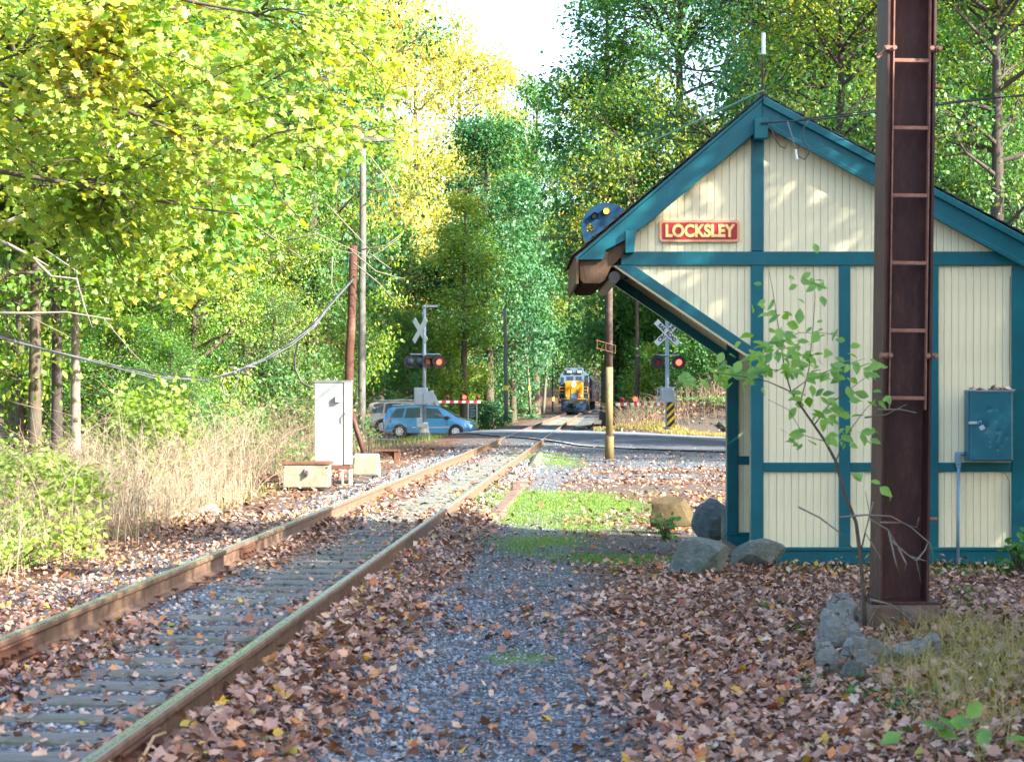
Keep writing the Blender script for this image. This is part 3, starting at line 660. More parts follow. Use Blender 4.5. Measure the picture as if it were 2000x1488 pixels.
# ------------------------------------------------------------------ the tall steel column with its ladder
co = tag(empty('catenary_column', (2.7625, 13.2, P(1765, 1176, 13.0).z)), 'tall maroon steel column with a rusty ladder in front of the station', 'column')
YC = 13.0; k0 = F/YC; o0 = co.location.copy(); lean = .0130
co.rotation_euler = (0, lean, 0)
def lx(px, py): return (px-(1765+ (1176-py)*math.tan(lean)) )/k0      # local x for a photo pixel
HT = 7.6
def cp(name, x0, x1, y0, y1, z0, z1, mat=None, bev=.004, par=None):
    c = ((x0+x1)/2, (y0+y1)/2, (z0+z1)/2)
    pc = par.location if par else Vector((0,0,0))
    return MB().box(x0-c[0], x1-c[0], y0-c[1], y1-c[1], z0-c[2], z1-c[2]).build(name, mat or M['column'], par or co, bev, loc=(c[0]-pc[0], c[1]-pc[1], c[2]-pc[2]))
cp('left_flange', -.165, -.146, -.19, .20, 0, HT); cp('right_flange', .162, .181, -.19, .20, 0, HT)
cp('web', -.146, .162, .0, .016, 0, HT, None, 0)
cp('base_plate', -.235, .25, -.24, .24, -.012, .008)
ld = empty('ladder', (0, -.14, 0), 0, co)
zb = (1176-800)/k0; 
lp = lambda n_, x0, x1, y0, y1, z0, z1, mt=None: MB().box(-(x1-x0)/2, (x1-x0)/2, -(y1-y0)/2, (y1-y0)/2, -(z1-z0)/2, (z1-z0)/2).build(n_, mt or M['ladder'], ld, .003, loc=((x0+x1)/2, (y0+y1)/2, (z0+z1)/2))
lp('ladder_rail', -.118, -.108, -.03, .03, zb, HT); lp('ladder_rail', .141, .151, -.03, .03, zb, HT)
for o in [c for c in ld.children]:
    pass
py = 777
k = 0
while (1176-py)/k0 < HT:
    z = (1176-py)/k0; lp('rung', -.108, .141, -.014, .014, z-.014, z+.012); py -= 132.3; k += 1
for py_ in (694, 94):
    z = (1176-py_)/k0
    lp('clamp', -.185, -.115, -.045, -.015, z-.022, z+.018); lp('clamp', .145, .215, -.045, -.015, z-.022, z+.018)
    for x in (-.165, -.115, .150, .205): MB().cyl((0, 0, 0), .017, -.03, 'y', 6).build('bolt', M['ladder'], ld, loc=(x, -.045, z))
for py_ in (168, 1014):
    z = (1176-py_)/k0; MB().cyl((0, 0, 0), .014, .055, 'x', 8).build('bolt', M['ladder'], co, loc=(.185, -.14, z))
MB().tube([(0, 0, 0), (-.055, .0, -.06)], .012, 6).build('clamp_bolt', M['ladder'], co, loc=(-.175, -.17, (1176-96)/k0))

# ------------------------------------------------------------------ rocks
def rock(name, size, seed, cuts=9, mat=None, flat=.35, rough=.05, dmin=.52, dmax=.85):
    r = random.Random(seed); b = bmesh.new(); bmesh.ops.create_icosphere(b, subdivisions=4, radius=1)
    pl_ = []
    for _ in range(cuts):
        n_ = Vector((r.gauss(0, 1), r.gauss(0, 1), r.gauss(.15, .8))).normalized(); pl_.append((n_, r.uniform(dmin, dmax)))
    pl_.append((Vector((0, 0, -1)), flat))
    for v in b.verts:
        for n_, d_ in pl_:
            e = v.co.dot(n_)-d_
            if e > 0: v.co -= n_*e
    from mathutils import noise as mn
    for v in b.verts:
        q = v.co*2.1+Vector((seed*3.1, 0, 0)); f = mn.fractal(q, 1, 2, 5)*rough; v.co += v.co.normalized()*f
        v.co = Vector((v.co.x*size[0], v.co.y*size[1], v.co.z*size[2]))
    me = bpy.data.meshes.new(name); b.to_mesh(me); b.free(); me.shade_smooth()
    o = link(name, me, mat); m_ = o.modifiers.new('split', 'EDGE_SPLIT'); m_.split_angle = R(22); return o
def rockmat(name, a, b, moss=(.10,.13,.05), ms=.55, crack=0):
    m, t = newmat(name); v = t.coord(); n = t.noise(v, 14, 12, .8); n2 = t.noise(t.coord((1, 1, 3)), 16, 12, .85, .6); c = t.mix(t.ramp(n, [(.3, 0), (.7, 1)]), a, b)
    c = t.mix(t.ramp(n2, [(.4, .6), (.65, 0)]), c, tuple(x*.35 for x in a)); c = t.mix(t.ramp(t.noise(v, 2.3, 6, .7), [(ms, 0), (ms+.15, .8)]), c, moss)
    c = t.mix(t.ramp(t.noise(v, 11, 2, .5), [(.70, 0), (.74, .8)]), c, (.42,.44,.40))
    hh = t.math('ADD', n2, n)
    if crack:
        vd = t.n('VectorMath'); vd.operation = 'ADD'; nz = t.n('TexNoise'); nz.inputs['Scale'].default_value = 9; t.L(v, nz.inputs['Vector']); sc_ = t.n('VectorMath'); sc_.operation = 'SCALE'; sc_.inputs['Scale'].default_value = .35; t.L(nz.outputs['Color'], sc_.inputs[0]); t.L(v, vd.inputs[0]); t.L(sc_.outputs[0], vd.inputs[1]); e = t.vor(vd.outputs[0], 4.5, 'DISTANCE_TO_EDGE'); k = t.ramp(t.math('ADD', e, t.math('MULTIPLY', t.noise(v, 6, 3), .05)), [(.022, 0), (.045, 1)]); c = t.mix(k, (.06,.06,.055), c); hh = t.math('ADD', hh, k)
    t.pbr(c, .85, 0, t.bump(hh, .9, .03), .3); return m
M['rock_blue'] = rockmat('blue_grey_stone', (.09,.14,.16), (.19,.25,.27))
M['rock_green'] = rockmat('green_grey_stone', (.10,.135,.12), (.33,.38,.34), ms=.56)
M['rock_tan'] = rockmat('tan_stone', (.10,.075,.032), (.19,.14,.07), (.14,.13,.05), .55)
M['rock_pale'] = rockmat('pale_stone', (.36,.31,.28), (.50,.44,.40), ms=.7)
M['rubble'] = rockmat('broken_pale_concrete', (.22,.235,.225), (.50,.52,.50), (.12,.13,.06), .48, crack=1)
def put_rock(px0, px1, py0, py1, Y, seed, mat, label, name='boulder', cuts=9, depth=1.0, rz=0, group=None, rough=.05, sink=.12, flat=.45, dmin=.52, dmax=.85):
    if Y is None: Y = F*1.60/(py1-HY)
    w = (px1-px0)/F*Y/2; h = (py1-py0)/F*Y; p = P((px0+px1)/2, py1, Y)
    o = rock(name, (1, 1, 1), seed, cuts, mat, flat, rough, dmin, dmax)
    co_ = np.array([v.co[:] for v in o.data.vertices]); ca, sa = math.cos(rz), math.sin(rz)
    q = co_.copy(); q[:, 0] = co_[:, 0]*ca-co_[:, 1]*sa; q[:, 1] = co_[:, 0]*sa+co_[:, 1]*ca
    mn_, mx_ = q.min(0), q.max(0); q = (q-mn_)/(mx_-mn_)*2-1
    q[:, 0] *= w; q[:, 1] *= w*depth; q[:, 2] = (q[:, 2]*.5+.5)*(h*(1+sink))-h*sink
    o.data.vertices.foreach_set('co', q.astype(np.float32).ravel()); o.data.update(); o.location = p
    tag(o, label, 'boulder' if name == 'boulder' else 'stone', group); return o
put_rock(1268, 1358, 968, 1022, 22.6, 5, M['rock_tan'], 'squared tan boulder left of the other station boulders', cuts=7, depth=.7, rough=.04)
put_rock(1350, 1432, 972, 1046, 20.6, 14, M['rock_blue'], 'rounded blue grey boulder at the open side of the station', cuts=12, depth=.8, rough=.10, dmin=.86, dmax=.98, flat=.85)
put_rock(1408, 1436, 1003, 1050, 20.2, 22, M['rock_green'], 'small upright stone between the blue boulder and the station post', cuts=6, depth=.8)
put_rock(1302, 1428, 1048, 1107, 17.0, 36, M['rock_green'], 'angular green grey boulder with a ridge in front of the station corner', cuts=8, depth=.7, rough=.03, dmin=.35, dmax=.7)
put_rock(1428, 1535, 1050, 1094, 17.3, 41, M['rock_green'], 'low mossy boulder with a brown face at the station sill', cuts=7, depth=.5, rough=.05)
put_rock(360, 442, 984, 1026, 26.5, 51, M['rock_pale'], 'pale sunlit rock on the left bank beside the track', cuts=8, depth=.7)
put_rock(538, 580, 972, 990, 30.5, 57, M['rock_pale'], 'flat small pale rock on the bank left of the track', cuts=6, depth=.8)
put_rock(505, 545, 925, 940, 34.5, 59, M['rust'], 'flat brown rock on the bank beside the pale concrete trough', cuts=6, depth=.8)
put_rock(15, 60, 1098, 1128, 17.6, 61, M['rock_pale'], 'grey brown rock half hidden under dry weeds at far left', cuts=7)
put_rock(714, 745, 795, 826, 108, 63, M['rock_blue'], 'grey boulder behind the parked cars', cuts=6)
put_rock(1368, 1412, 750, 786, 92, 65, M['rock_blue'], 'blue grey rock high on the bank right of the crossbuck', cuts=6)
put_rock(1330, 1372, 764, 786, 94, 66, M['rock_blue'], 'lower weathered rock on the bank beside the barrier mast', cuts=6)
# broken footing: a ring of rubble pieces
for i, (a, b, c_, d_, Y, sd_, lb) in enumerate([
    (1598, 1690, 1152, 1232, None, 71, 'dark topped slab of broken concrete behind the sapling'),
    (1588, 1700, 1185, 1272, None, 72, 'large pale broken concrete block left of the column foot'),
    (1590, 1650, 1238, 1306, None, 73, 'mossy lower block of the broken footing'),
    (1640, 1752, 1238, 1292, None, 74, 'flat pale slab of broken concrete in front of the column'),
    (1740, 1840, 1236, 1290, None, 75, 'cracked pale slab at the right of the broken footing'),
    (1640, 1692, 1284, 1326, None, 76, 'small dark grey stone lying before the broken footing'),
    (1655, 1720, 1266, 1308, None, 77, 'thin lower ledge of broken concrete under the pale slab')]):
    put_rock(a, b, c_, d_, Y, sd_, M['rubble'] if i != 5 else M['rock_green'], lb, 'rubble_stone', 14, .7, rough=.24, group='broken footing rubble', sink=.35, dmin=.45, dmax=.75)
fb = put_rock(1712, 1838, 1176, 1224, 13.05, 81, M['concrete_dark'], 'brown concrete pedestal under the steel column', 'column_pedestal', 3, .9, rough=.02, flat=.7); fb['category'] = 'pedestal'
fb2 = MB().box(-.235, .24, -.26, .24, -.18, -.002).build('column_footing', M['concrete_dark'], None, .02, loc=co.location+Vector((0, 0, -.012))); tag(fb2, 'square concrete footing block directly under the column', 'footing')
# ------------------------------------------------------------------ signal case and its foundations, left of the track
YQ = 34.0; kq = F/YQ
M['case'] = plain('white_grey_case_paint', (.21,.235,.24), .5, .1, .14, 2, .1, (.33,.30,.24), .3, stretch=(3,3,.6))
sc = tag(empty('signal_case', P(650, 908, YQ)), 'tall weathered white metal signal case on legs beside the track', 'signal case')
h = 165/kq
MB().box(-.315, .22, -.22, .22, .0, h).build('cabinet', M['case'], sc, .008)
MB().box(.223, .345, -.235, .20, .01, h-.01).build('door', M['case'], sc, .008)
MB().add([(-.35, -.25, h), (.37, -.25, h), (.37, .25, h), (-.35, .25, h), (-.33, -.23, h-.045), (.35, -.23, h-.045), (.35, .23, h-.045), (-.33, .23, h-.045)], [(0, 1, 2, 3), (7, 6, 5, 4), (4, 5, 1, 0), (5, 6, 2, 1), (6, 7, 3, 2), (7, 4, 0, 3)]).build('roof', M['case'], sc, .004)
for x in (-.07, .07): MB().tube([(x-.02, -.2, h-.09), (x-.022, -.2, h+.02), (x, -.2, h+.04), (x+.022, -.2, h+.02), (x+.02, -.2, h-.09)], .009, 6).build('lifting_eye', M['case'], sc)
MB().box(.07, .155, -.30, -.22, h-.40, h-.29).build('small_box', M['galv'], sc, .006)
MB().tube([(.28, -.25, h-.58), (.26, -.29, h-.62), (.27, -.29, h-.72)], .011, 6).build('handle', M['galv'], sc)
MB().box(-.32, .345, -.22, .2, -.07, -.003).build('sill_frame', M['rust'], sc, .004)
for x, y in ((.2, -.2), (.33, -.2), (.33, .17)): MB().box(x-.02, x+.02, y-.02, y+.02, -.36, -.07).build('leg', M['case'], sc, .002)
tr = tag(empty('concrete_trough', P(604, 945, 33.4)), 'low pale green stained concrete trough with a rusty lid left of the case', 'trough'); ht = 38/kq
MB().box(-.44, .37, -.3, .3, -.05, ht).build('trough_body', M['concrete'], tr, .012)
MB().box(-.46, .40, -.32, .32, ht, ht+.045).build('lid', M['rust'], tr, .006)
for x in (-.42, .36): MB().cyl((0, 0, 0), .017, -.015, 'y', 10).build('bolt', M['rust'], tr, loc=(x, -.3, ht-.045))
hk = MB().tube([(0, -.36, ht-.13), (0, -.3, ht-.10)], .055, 14).build('round_fitting', M['galv'], tr, .006)
MB().box(-.012, .012, -.38, -.31, ht-.2, ht-.1).build('latch', M['rust'], tr, .003)
cbk = [(690, 742, 886, 922, 36, 'square concrete block with brown stain behind the white case', 91), (640+45, 716, 890, 918, 36.8, 'rough weathered concrete block touching the case leg', 92)]
for a, b, c_, d_, Y, lb, sd_ in cbk:
    w_ = (b-a)/F*Y; h_ = (d_-c_)/F*Y; q = random.Random(sd_); t0 = [(x*w_/2*(1-.06*z)+q.uniform(-.02, .02), y*w_/2*(1-.06*z)+q.uniform(-.02, .02), z*h_-.06*(1-z)) for z in (0, 1) for y in (-1, 1) for x in (-1, 1)]
    o = MB().add(t0, [(0,2,3,1), (4,5,7,6), (0,1,5,4), (2,6,7,3), (0,4,6,2), (1,3,7,5)]).build('concrete_block', M['concrete'], None, .035, loc=P((a+b)/2, d_, Y)); tag(o, lb, 'concrete block')
fr = tag(empty('steel_trestle', P(755, 905, 39.5)), 'rusty steel trestle with a flat top standing on gravel by the blocks', 'steel frame'); 
MB().box(-.28, .29, -.12, .12, .26, .30).build('top_plate', M['rust'], fr); MB().box(.17, .27, -.1, .1, 0, .26).build('leg', M['rust'], fr)
MB().prism([(-.2, .26), (.17, .26), (.17, .05), (.1, .16), (-.02, .22)], -.01, .01).build('gusset', M['rust'], fr); MB().box(-.1, .3, -.14, .14, -.04, 0).build('base', M['concrete_dark'], fr)
gy = MB().tube([P(672, 760, 38), P(712, 888, 37.2)], .055, 10).build('brace_pipe', M['column'], smooth=True); tag(gy, 'leaning maroon steel pipe between the red pole and the concrete blocks', 'pipe')
mb = MB(); mb.box(-.10, .10, -.03, .03, 0, .03); mk = tag(mb.build('low_bracket', M['galv'], loc=P(700, 893, 34.6)), 'galvanised bracket bar between the case and concrete blocks', 'bracket')
sh = MB().tube([P(738, 820, 60), P(745, 872, 55)], .012, 5).build('stake', M['black']); tag(sh, 'thin dark stake standing on the gravel left of the signal mast', 'stake')

# ------------------------------------------------------------------ poles and overhead cable
def pole(name, a, b, r0, r1, mat, label, cat='pole', n=14, seed=1):
    r = random.Random(seed); a = Vector(a); b = Vector(b); o = tag(empty(name, a), label, cat)
    pts = [(b-a)*(i/8)+Vector((r.uniform(-.012, .012), r.uniform(-.012, .012), 0)) for i in range(9)]
    MB().tube(pts, [r0+(r1-r0)*i/8 for i in range(9)], n).build('shaft', mat, o, smooth=True); return o
rp = pole('red_pole', P(676, 900, 40), P(691, 480, 40), .105, .085, M['pole_red'], 'reddish brown broken wooden pole leaning right behind the white case')
MB().cyl((0, 0, 0), .02, .03, 'y', 8).build('bolt', M['rust'], rp, loc=(.2, -.1, 4.0))
gpz = pole('utility_pole', P(706, 850, 60), P(709, 292, 60), .13, .105, M['pole_grey'], 'tall grey utility pole behind the red pole, carrying a crossarm')
MB().box(-.1, 1.42, -.06, .06, 0, .13).build('crossarm', M['pole_grey'], gpz, .005, loc=(-.35, 0, (850-278)/60), rot=(0, R(-1.5), 0))
for x in (.02, 1.2-.2): MB().cyl((0, 0, 0), .04, .12, n=10, r2=.025).build('insulator', M['galv'], gpz, loc=(x, 0, (850-278)/60+.15))
cvb = tag(empty('cable_bundle', P(690, 545, 39.8)), 'sagging bundle of grey and black cables strung along the left woods', 'cable')
c0 = cvb.location.copy()
pts = [(-60, 630, 23), (0, 655, 24.5), (100, 685, 27), (200, 713, 29.5), (300, 733, 32), (400, 741, 34), (460, 728, 35.2), (520, 704, 36.4), (570, 672, 37.4), (618, 630, 38.4), (640, 600, 38.9), (690, 545, 39.8)]
for k in range(5):
    r = random.Random(k); ph = r.uniform(0, 6)
    pp_ = [tuple(P(a+0*k, b+4.5*math.sin(a*.02+ph)*(1 if a < 620 else .3)+(k-2)*1.2, Y)-c0) for a, b, Y in pts]
    MB().tube(pp_, .0085 if k else .011, 5).build('cable', M['wire_grey'] if k in (1, 3) else M['wire'], cvb, smooth=True)
MB().tube([tuple(P(a, b, 35)-c0) for a, b in [(470, 722), (448, 716), (438, 730), (434, 750), (439, 770), (449, 776), (458, 766), (464, 745), (468, 722), (480, 716), (500, 716)]], .012, 6).build('hanging_loop', M['wire_grey'], cvb, smooth=True)
MB().tube([tuple(P(a, b, 38.3)-c0) for a, b in [(625, 622), (600, 642), (583, 665), (575, 700), (577, 722), (588, 745), (600, 754), (618, 758)]], .02, 8).build('down_loop', M['wire'], cvb, smooth=True)
MB().tube([tuple(P(a, b, 38.3)-c0) for a, b in [(618, 630), (612, 640), (600, 644), (606, 634), (620, 620)]], .012, 6).build('tie_loop', M['wire_grey'], cvb, smooth=True)
w2 = MB().tube([P(-40, 604, 26), P(0, 608, 28), P(120, 622, 32), P(260, 650, 36), P(330, 640, 40)], .008, 5).build('thin_wire', M['wire'], smooth=True); tag(w2, 'single thin wire above the cable bundle at the left edge', 'wire')
yellow = plain('yellow_band_paint', (.8,.62,.05), .5)
for (a0, b0, a1, b1, Y, r0, r1, mt, lb, band_) in [
    (989, 822, 986, 602, 108, .13, .10, 'pole_grey', 'grey pole with a yellow band left of the distant track', 762),
    (1036, 806, 1026, 640, 122, .10, .06, 'timber', 'thin leaning pole with a small yellow band behind the first grey pole', 762),
    (1061, 806, 1069, 700, 132, .12, .09, 'timber', 'greenish leaning pole nearest left of the dark thin one', None),
    (1080, 804, 1081, 690, 140, .10, .08, 'black', 'thin dark pole immediately left of the locomotive', 783)]:
    o = pole('line_pole', P(a0, b0, Y), P(a1, b1, Y), r0, r1, M[mt], lb)
    if band_: f = (b0-band_)/(b0-b1); MB().cyl((0, 0, 0), r0+.01, .28, n=12).build('yellow_band', yellow, o, loc=tuple((P(a1, b1, Y)-P(a0, b0, Y))*f))
dk = tag(empty('dark_column', P(1212, 812, 105)), 'distant dark maroon steel column behind the rusty signal mast', 'column')
MB().box(-.17, -.13, -.15, .15, 0, 7.4).build('flange', M['column'], dk); MB().box(.13, .17, -.15, .15, 0, 7.4).build('flange', M['column'], dk); MB().box(-.13, .13, -.01, .01, 0, 7.4).build('web', M['column'], dk)
MB().box(-.22, .22, -.2, .2, 6.6, 6.75).build('band', M['column'], dk); MB().box(-.25, .25, -.2, .2, 5.9, 6.0).build('band', M['column'], dk)

# ------------------------------------------------------------------ rust and yellow mast with round position light target
YM = 48.7; km = F/YM
ms = tag(empty('signal_mast', P(1190, 897, YM)), 'tall rusty mast painted yellow below with a round blue light target', 'signal')
M['yellow_mast'] = plain('faded_yellow_mast_paint', (.18,.135,.055), .65, 0, .3, 3, .2, (.11,.10,.04), .45, stretch=(1,1,.5))
zz = lambda py: (897-py)/km
MB().cyl((0, 0, 0), .175, .02, n=20).build('base_flange', M['rust'], ms)
MB().tube([(0, 0, .02), (0, 0, zz(853)), (0, 0, zz(852))], [.122, .122, .122], 18).build('lower_sleeve', M['yellow_mast'], ms, smooth=True)
MB().cyl((0, 0, zz(854)), .130, .03, n=18).build('collar', M['yellow_mast'], ms, .006)
MB().cyl((0, 0, zz(852)+.02), .098, zz(717)-zz(852)-.02, n=18).build('yellow_shaft', M['yellow_mast'], ms, smooth=True)
M['mast_rust'] = rust('grey_rust_mast', (.10,.065,.055), (.05,.035,.032), (.20,.18,.18), 4)
MB().cyl((0, 0, zz(717)), .092, zz(415)-zz(717), n=18).build('rusty_shaft', M['mast_rust'], ms, smooth=True)
lb = empty('ladder_bracket', (0, 0, zz(680)), 0, ms)
for z in (-.10, .10): MB().tube([(-.36, -.16, z+.10), (-.2, -.14, z+.06), (.16, -.10, z-.04)], .016, 6).build('bar', M['rust'], lb)
for x in (-.33, -.1, .15): MB().tube([(x, -.15, -.08+(.1-(x+.33)*.28)), (x, -.15, .12+(.1-(x+.33)*.28))], .012, 6).build('bar', M['rust'], lb)
tg = empty('target', (-.09, -.16, zz(446)), 0, ms)
# disc with real openings
b = bmesh.new(); Rr = .655; nseg = 72
holes = [(math.cos(R(a))*.43, math.sin(R(a))*.43) for a in (180, 0, 45+180, -45)]
lampsA = [(math.cos(R(a))*.43, math.sin(R(a))*.43) for a in (135, 90)]
NG = 60; vg = {}
def gvx(i, j):
    if (i, j) not in vg: vg[i, j] = b.verts.new((Rr*i/NG*math.cos(2*math.pi*j/nseg), 0, Rr*i/NG*math.sin(2*math.pi*j/nseg)))
    return vg[i, j]
for i in range(1, NG):
    for j in range(nseg):
        mx = Rr*(i+.5)/NG*math.cos(2*math.pi*(j+.5)/nseg); mz = Rr*(i+.5)/NG*math.sin(2*math.pi*(j+.5)/nseg)
        if any((mx-hx)**2+(mz-hz)**2 < .105**2 for hx, hz in holes): continue
        b.faces.new((gvx(i, j), gvx(i, (j+1) % nseg), gvx(i+1, (j+1) % nseg), gvx(i+1, j)))
bmesh.ops.contextual_create(b, geom=[vg[1, j] for j in range(nseg)])
me = bpy.data.meshes.new('disc'); b.to_mesh(me); b.free()
M['target_blue'] = plain('blue_black_target_paint', (.004,.03,.07), .7, 0, .2, spec=.15)
do = link('disc', me, M['target_blue'], tg); sdm = do.modifiers.new('thick', 'SOLIDIFY'); sdm.thickness = .02
M['amber_on'] = emis('lit_amber_lens', (1, .42, .03), 2.2); M['red_on'] = emis('lit_red_lens', (1, .035, .02), 3.0)
M['red_dim'] = plain('dark_red_lens', (.25,.01,.01), .15)
for (hx, hz), on in zip(lampsA, (0, 1)):
    s_ = MB(); nn_ = 16
    for i_ in range(1): s_.tube([(0, 0, 0), (0, -.13, 0)], [.085, .09], nn_, cap=False)
    l_ = empty('lamp', (hx, -.015, hz), 0, tg); s_.build('hood', M['black'], l_); MB().cyl((0, -.012, 0), .07, -.02, 'y', 16).build('lens', M['amber_on'] if on else M['black'], l_)
for hx, hz in holes[:1]: MB().tube([(hx-.12, .03, hz), (hx+.12, .03, hz)], .012, 5).build('cross_bar', M['rust'], tg)
arm = MB().tube([P(1060, 463, 62), P(1140, 466, 58)], .03, 6).build('bracket_arm', M['rust']); tag(arm, 'thin horizontal rusty rod beside the round blue target', 'rod')

# ------------------------------------------------------------------ crossing signals
M['lamp_back'] = plain('slate_lamp_housing', (.08,.12,.16), .5, .2, .15)
def lamp_unit(par, x, y, z, facing, lit, name='lamp'):
    l_ = empty(name, (x, y, z), 0, par); s = facing
    MB().cyl((0, 0, 0), .265, s*.02, 'y', 28).build('backboard', M['black'], l_, smooth=False)
    MB().tube([(0, -s*.02, 0), (0, -s*.10, 0), (0, -s*.16, 0)], [.15, .13, .05], 18).build('housing', M['lamp_back'], l_)
    MB().cyl((0, s*.022, 0), .11, s*.03, 'y', 20).build('lens', M['red_on'] if lit else M['red_dim'], l_)
    # hood: an open visor over the lens
    b = MB(); n = 16; V = []; 
    for i in range(n+1):
        a = R(-20+220*i/n); q = abs(math.cos(a)); dpt = .05+.17*max(0, math.sin(a)); V += [(.125*math.cos(a), s*.02, .125*math.sin(a)), (.13*math.cos(a), s*(.02+dpt), .13*math.sin(a))]
    b.add(V, [(2*i, 2*i+1, 2*i+3, 2*i+2) for i in range(n)]); v_ = b.build('visor', M['black'], l_); sd = v_.modifiers.new('thick', 'SOLIDIFY'); sd.thickness = .006
    return l_
def crossbuck(par, z, facing, rz):
    c_ = empty('crossbuck', (0, 0, z), rz, par); s = facing
    for k, (a, tx) in enumerate(((45, 'CROSSING'), (-45, 'RAIL  ROAD'))):
        bl = MB().box(-.61, .61, -.012, .012, -.115, .115).build('blade', M['white'], c_, .003, loc=(0, s*(.05+.014*k), 0), rot=(0, R(-a), 0))
        if facing < 0: text('lettering', tx, .20, M['black'], bl, (0, -.016, 0), bold=.009, ext=.001, sx=.92 if k == 0 else .82)
    return c_
def gate_arm(par, L, dirv, tilt, z, lamps, nseg, base=.35):
    """an arm of alternating boards, from the pivot along dirv"""
    g = empty('gate_arm', (0, 0, z), 0, par); d = Vector(dirv).normalized()*math.cos(tilt)+Vector((0, 0, math.sin(tilt)))
    ax = d.to_track_quat('X', 'Z'); g.rotation_euler = ax.to_euler()
    for i in range(nseg):
        x0 = base+(L-base)*i/nseg; x1 = base+(L-base)*(i+1)/nseg
        sk_ = .05
        MB().prism([(x0+.001, -.055), (x1-.001, -.055), (x1+sk_-.001, .055), (x0+sk_+.001, .055)], -.02, .02).build('stripe', M['red'] if i % 2 == 0 else M['white'], g)
    MB().box(-.1, base+.03, -.03, .03, -.06, .06).build('arm_root', M['galv'], g)
    for (x, lit) in lamps:
        MB().cyl((x, 0, .055), .03, .08, n=8).build('lamp_base', M['black'], g); 
        b = bmesh.new(); bmesh.ops.create_uvsphere(b, u_segments=12, v_segments=8, radius=.085); me = bpy.data.meshes.new('gate_lamp'); b.to_mesh(me); b.free(); link('gate_lamp', me, M['red_on'] if lit else M['red_dim'], g, (x, 0, .19), smooth=True)
    return g
M['silver'] = plain('aluminium_mast_paint', (.34,.40,.46), .4, .35, .12, 3, .1)
# right hand signal, facing the viewer
YR = 70.0; kr = F/YR; zr = lambda py: (838-py)/kr
rs = tag(empty('crossing_signal', P(1303, 838, YR)), 'railroad crossing signal facing the viewer, beyond the road at right', 'crossing signal')
MB().tube([(0, 0, 0), (0, 0, .1), (0, 0, zr(612))], [.13, .075, .07], 14).build('mast', M['silver'], rs, smooth=True)
crossbuck(rs, zr(650), -1, 0)
MB().tube([(-.42, -.08, zr(694)), (.44, -.08, zr(694))], .03, 8).build('crossarm', M['silver'], rs)
lamp_unit(rs, -.37, -.14, zr(707), -1, False); lamp_unit(rs, .43, -.14, zr(708), -1, True)
MB().box(-.28, .26, -.16, .16, zr(783), zr(756)).build('mechanism_box', M['silver'], rs, .02)
MB().box(-.36, .36, -.2, .2, zr(785), zr(782)).build('shelf', M['silver'], rs)
for x in (-.2, .2): MB().tube([(x, -.17, zr(758)), (x, -.2, zr(762)), (x, -.17, zr(780))], .02, 6).build('handle', M['galv'], rs)
for x in (-.38, .34): MB().box(x, x+.03, -.1, .1, zr(800), zr(757)).build('side_bracket', M['silver'], rs)
ga = gate_arm(rs, 5.6, (-2.25, -5.2, 0), R(0), zr(789), [(3.6, True), (5.0, False)], 14, .5); 
ob = empty('object_marker', (.13, -.12, zr(809)), 0, rs)
yl = plain('marker_yellow', (.85,.55,.01), .4, 0, .05)
MB().box(-.155, .145, -.0, .012, -.48, .47).build('plate', M['black'], ob)
for k in range(-3, 4):
    z0 = k*.28; pts = []
    poly = [(-.15, z0-.16), (.14, z0+.12), (.14, z0+.25), (-.15, z0-.03)]
    def clipz(poly, lim, sgn):
        out = []
        for i in range(len(poly)):
            a, c = poly[i-1], poly[i]; ia = sgn*a[1] <= sgn*lim; ic = sgn*c[1] <= sgn*lim
            if ia != ic: f = (lim-a[1])/(c[1]-a[1]); out.append((a[0]+(c[0]-a[0])*f, lim))
            if ic: out.append(c)
        return out
    poly = clipz(poly, .47, 1); poly = clipz(poly, -.48, -1) if poly else poly
    if len(poly) >= 3: MB().prism(poly, -.006, -.002).build('yellow_stripe', yl, ob)
# left hand signal, seen from behind
YL = 72.0; kl = F/YL; zl = lambda py: (852-py)/kl
ls_ = tag(empty('crossing_signal', P(829, 852, YL)), 'railroad crossing signal seen from behind, in front of the blue minivan', 'crossing signal')
MB().cyl((0, 0, -.05), .32, .2, n=8, r2=.22).build('concrete_base', M['concrete'], ls_, .02)
MB().tube([(0, 0, .1), (0, 0, .55)], [.2, .14], 10).build('mast_foot', plain('chipped_white_foot', (.6,.58,.5), .8, 0, .2, 6, .3, (.25,.12,.05), .5), ls_)
MB().box(-.3, -.08, -.12, .12, .25, .72).build('junction_clamp', M['silver'], ls_, .02)
MB().box(-.28, .15, -.2, -.1, .36, .5).build('clamp_band', M['galv'], ls_, .01)
MB().tube([(0, 0, .1), (0, 0, zl(597))], [.072, .066], 14).build('mast', M['silver'], ls_, smooth=True)
MB().tube([(-.14, 0, .5), (-.14, 0, zl(785))], .028, 8).build('cable_duct', M['galv'], ls_)
MB().box(-.02, .52, -.03, .03, zl(600), zl(596)).build('top_arm', M['silver'], ls_); MB().cyl((0, 0, zl(600)), .09, .08, n=12).build('cap', M['silver'], ls_)
crossbuck(ls_, zl(645), 1, R(-52)).location = (-.22, .1, zl(645))
MB().tube([(-.55, .02, zl(692)), (.62, -.02, zl(692))], .03, 8).build('crossarm', M['silver'], ls_)
l1 = lamp_unit(ls_, -.55, .1, zl(706), 1, False); l2 = lamp_unit(ls_, -.20, .14, zl(706), 1, False)
l3 = lamp_unit(ls_, .13, -.14, zl(706), -1, False); l4 = lamp_unit(ls_, .56, -.14, zl(707), -1, True)
for l_ in (l3, l4): l_.rotation_euler = (0, 0, R(22))
for l_ in (l1, l2): l_.rotation_euler = (0, 0, R(15))
